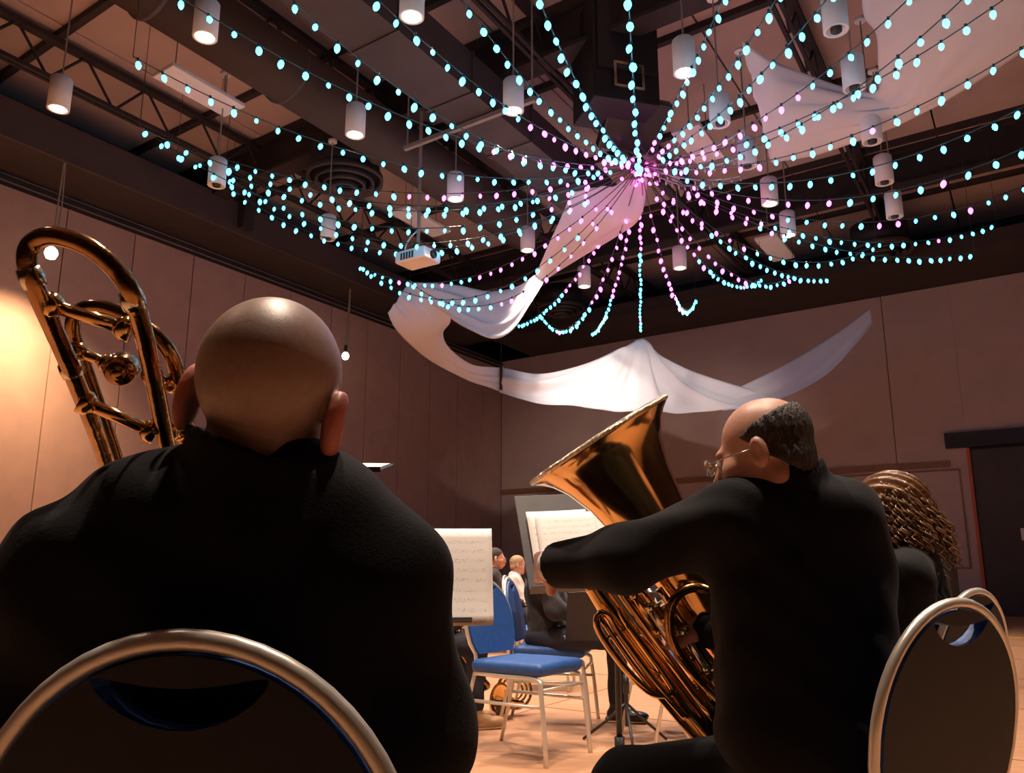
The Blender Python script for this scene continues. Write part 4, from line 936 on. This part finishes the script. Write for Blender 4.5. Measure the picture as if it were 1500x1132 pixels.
def sheet(label, c, rt, up, n, w_, h_, off=.005, curl=.0, group=None):
    c = np.asarray(c, float); N = 10; V = []; uv = []
    for i in range(N + 1):
        for j in range(N + 1):
            u, v = i / N - .5, j / N - .5
            V.append(c + rt * u * w_ + up * v * h_ + n * (off + curl * (u * u * 2 + .4 * math.sin(v * 7)) * .25)); uv.append((i / N, j / N))
    Fc = [(i * (N + 1) + j, (i + 1) * (N + 1) + j, (i + 1) * (N + 1) + j + 1, i * (N + 1) + j + 1) for i in range(N) for j in range(N)]
    o = mk('sheet_music', V, Fc, M_SHEET, None, True, uv=uv); tag(o, label, 'sheet music', group)
    s = o.modifiers.new('thick', 'SOLIDIFY'); s.thickness = .0008; return o
# the trombonist's stand, seen almost edge-on
c = atY(420, 684, 2.05); t = math.radians(9.2); rt, up = np.array([1, .05, 0]), np.array([0, math.cos(t), math.sin(t)])
_, rt, up, n = stand('black music stand seen edge-on beside the bald head', c, rt, up, .50, .34, (c[0], c[1] - .05), M_STAND, lip=.006)
sheet('white pages lying on the edge-on music stand', c + up * .01, rt, up, n, .48, .30)
# stand with the tall white sheet
c = atY(640, 850, 2.50); a, b = atY(714, 776, 2.56), atY(729, 917, 2.46); up = a - b; rt = np.array([1, .1, 0])
_, rt, up, n = stand('black music stand hidden behind the trombonist and the tall white sheet', c - np.array([.07, 0, 0]), rt, up, .34, .26, (c[0] - .08, c[1] + .08), M_STAND)
sc = (a + b) / 2; sheet('tall white sheet of printed music beside the trombonist arm', sc - rt * .115, rt, up, n, .23, np.linalg.norm(a - b), .008, .02)
# the tuba player's stand
a, b, e = atY(738, 729, 3.02), atY(792, 866, 2.86), atY(905, 722, 3.10); up = a - b; rt = e - a; w_ = .50; h_ = np.linalg.norm(up)
c = (a + b) / 2 + rt / np.linalg.norm(rt) * w_ / 2
_, rt, up, n = stand('dark grey music stand with white pages in front of the tuba bell', c, rt, up, w_, h_, (c[0] + .10, c[1] + .12), M_STANDG)
p = (atY(757, 750, 2.99) + atY(800, 855, 2.86)) / 2; sheet('left white page on the dark grey music stand', p + rt * .11, rt, up, n, .22, .27, .010, .02)
p2 = atY(777, 757, 2.98); sheet('front overlapping page on the dark grey music stand', p2 + rt * .12 - up * .12, rt, up, n, .22, .24, .018, .02)
sheet('far white page peeking out beside the tuba bell', p + rt * .345 + up * .0, rt, up, n, .21, .27, .010, .02)
# black stand before the cross-legged man
c = atY(894, 902, 4.80); rt = np.array([-1, -.12, 0]); up = np.array([0, -.35, .94])
_, rt, up, n = stand('black music stand with its back turned, before the cross-legged man', c, rt, up, .50, .28, (atZ(908, 1074, 0)[0], 4.85), M_STAND)
sheet('white page edge showing over the back-turned black stand', c + up * .03 + rt * .08, rt, up, n, .24, .29, .006, .01)

# dark upright case by the far wall door
c = atY(1390, 830, 7.2); r = empty('loudspeaker', (c[0], c[1], 0)); tag(r, 'slim black upright speaker column behind the curly-haired woman', 'speaker')
f = s_box((c[0], c[1], .60), (.05, .06, .555), .045); sdf('cabinet', f, (c[0] - .1, c[1] - .12, 0), (c[0] + .1, c[1] + .12, 1.25), .014, M_BLACK, r)
g = G(); g.box((c[0], c[1] - .058, .70), .035, .006, .36); g.obj('grille', M_STAND, r)
g = G(); g.box((c[0], c[1], .025), .13, .13, .025); bevel(g.obj('base', M_BLACK, r), .01)
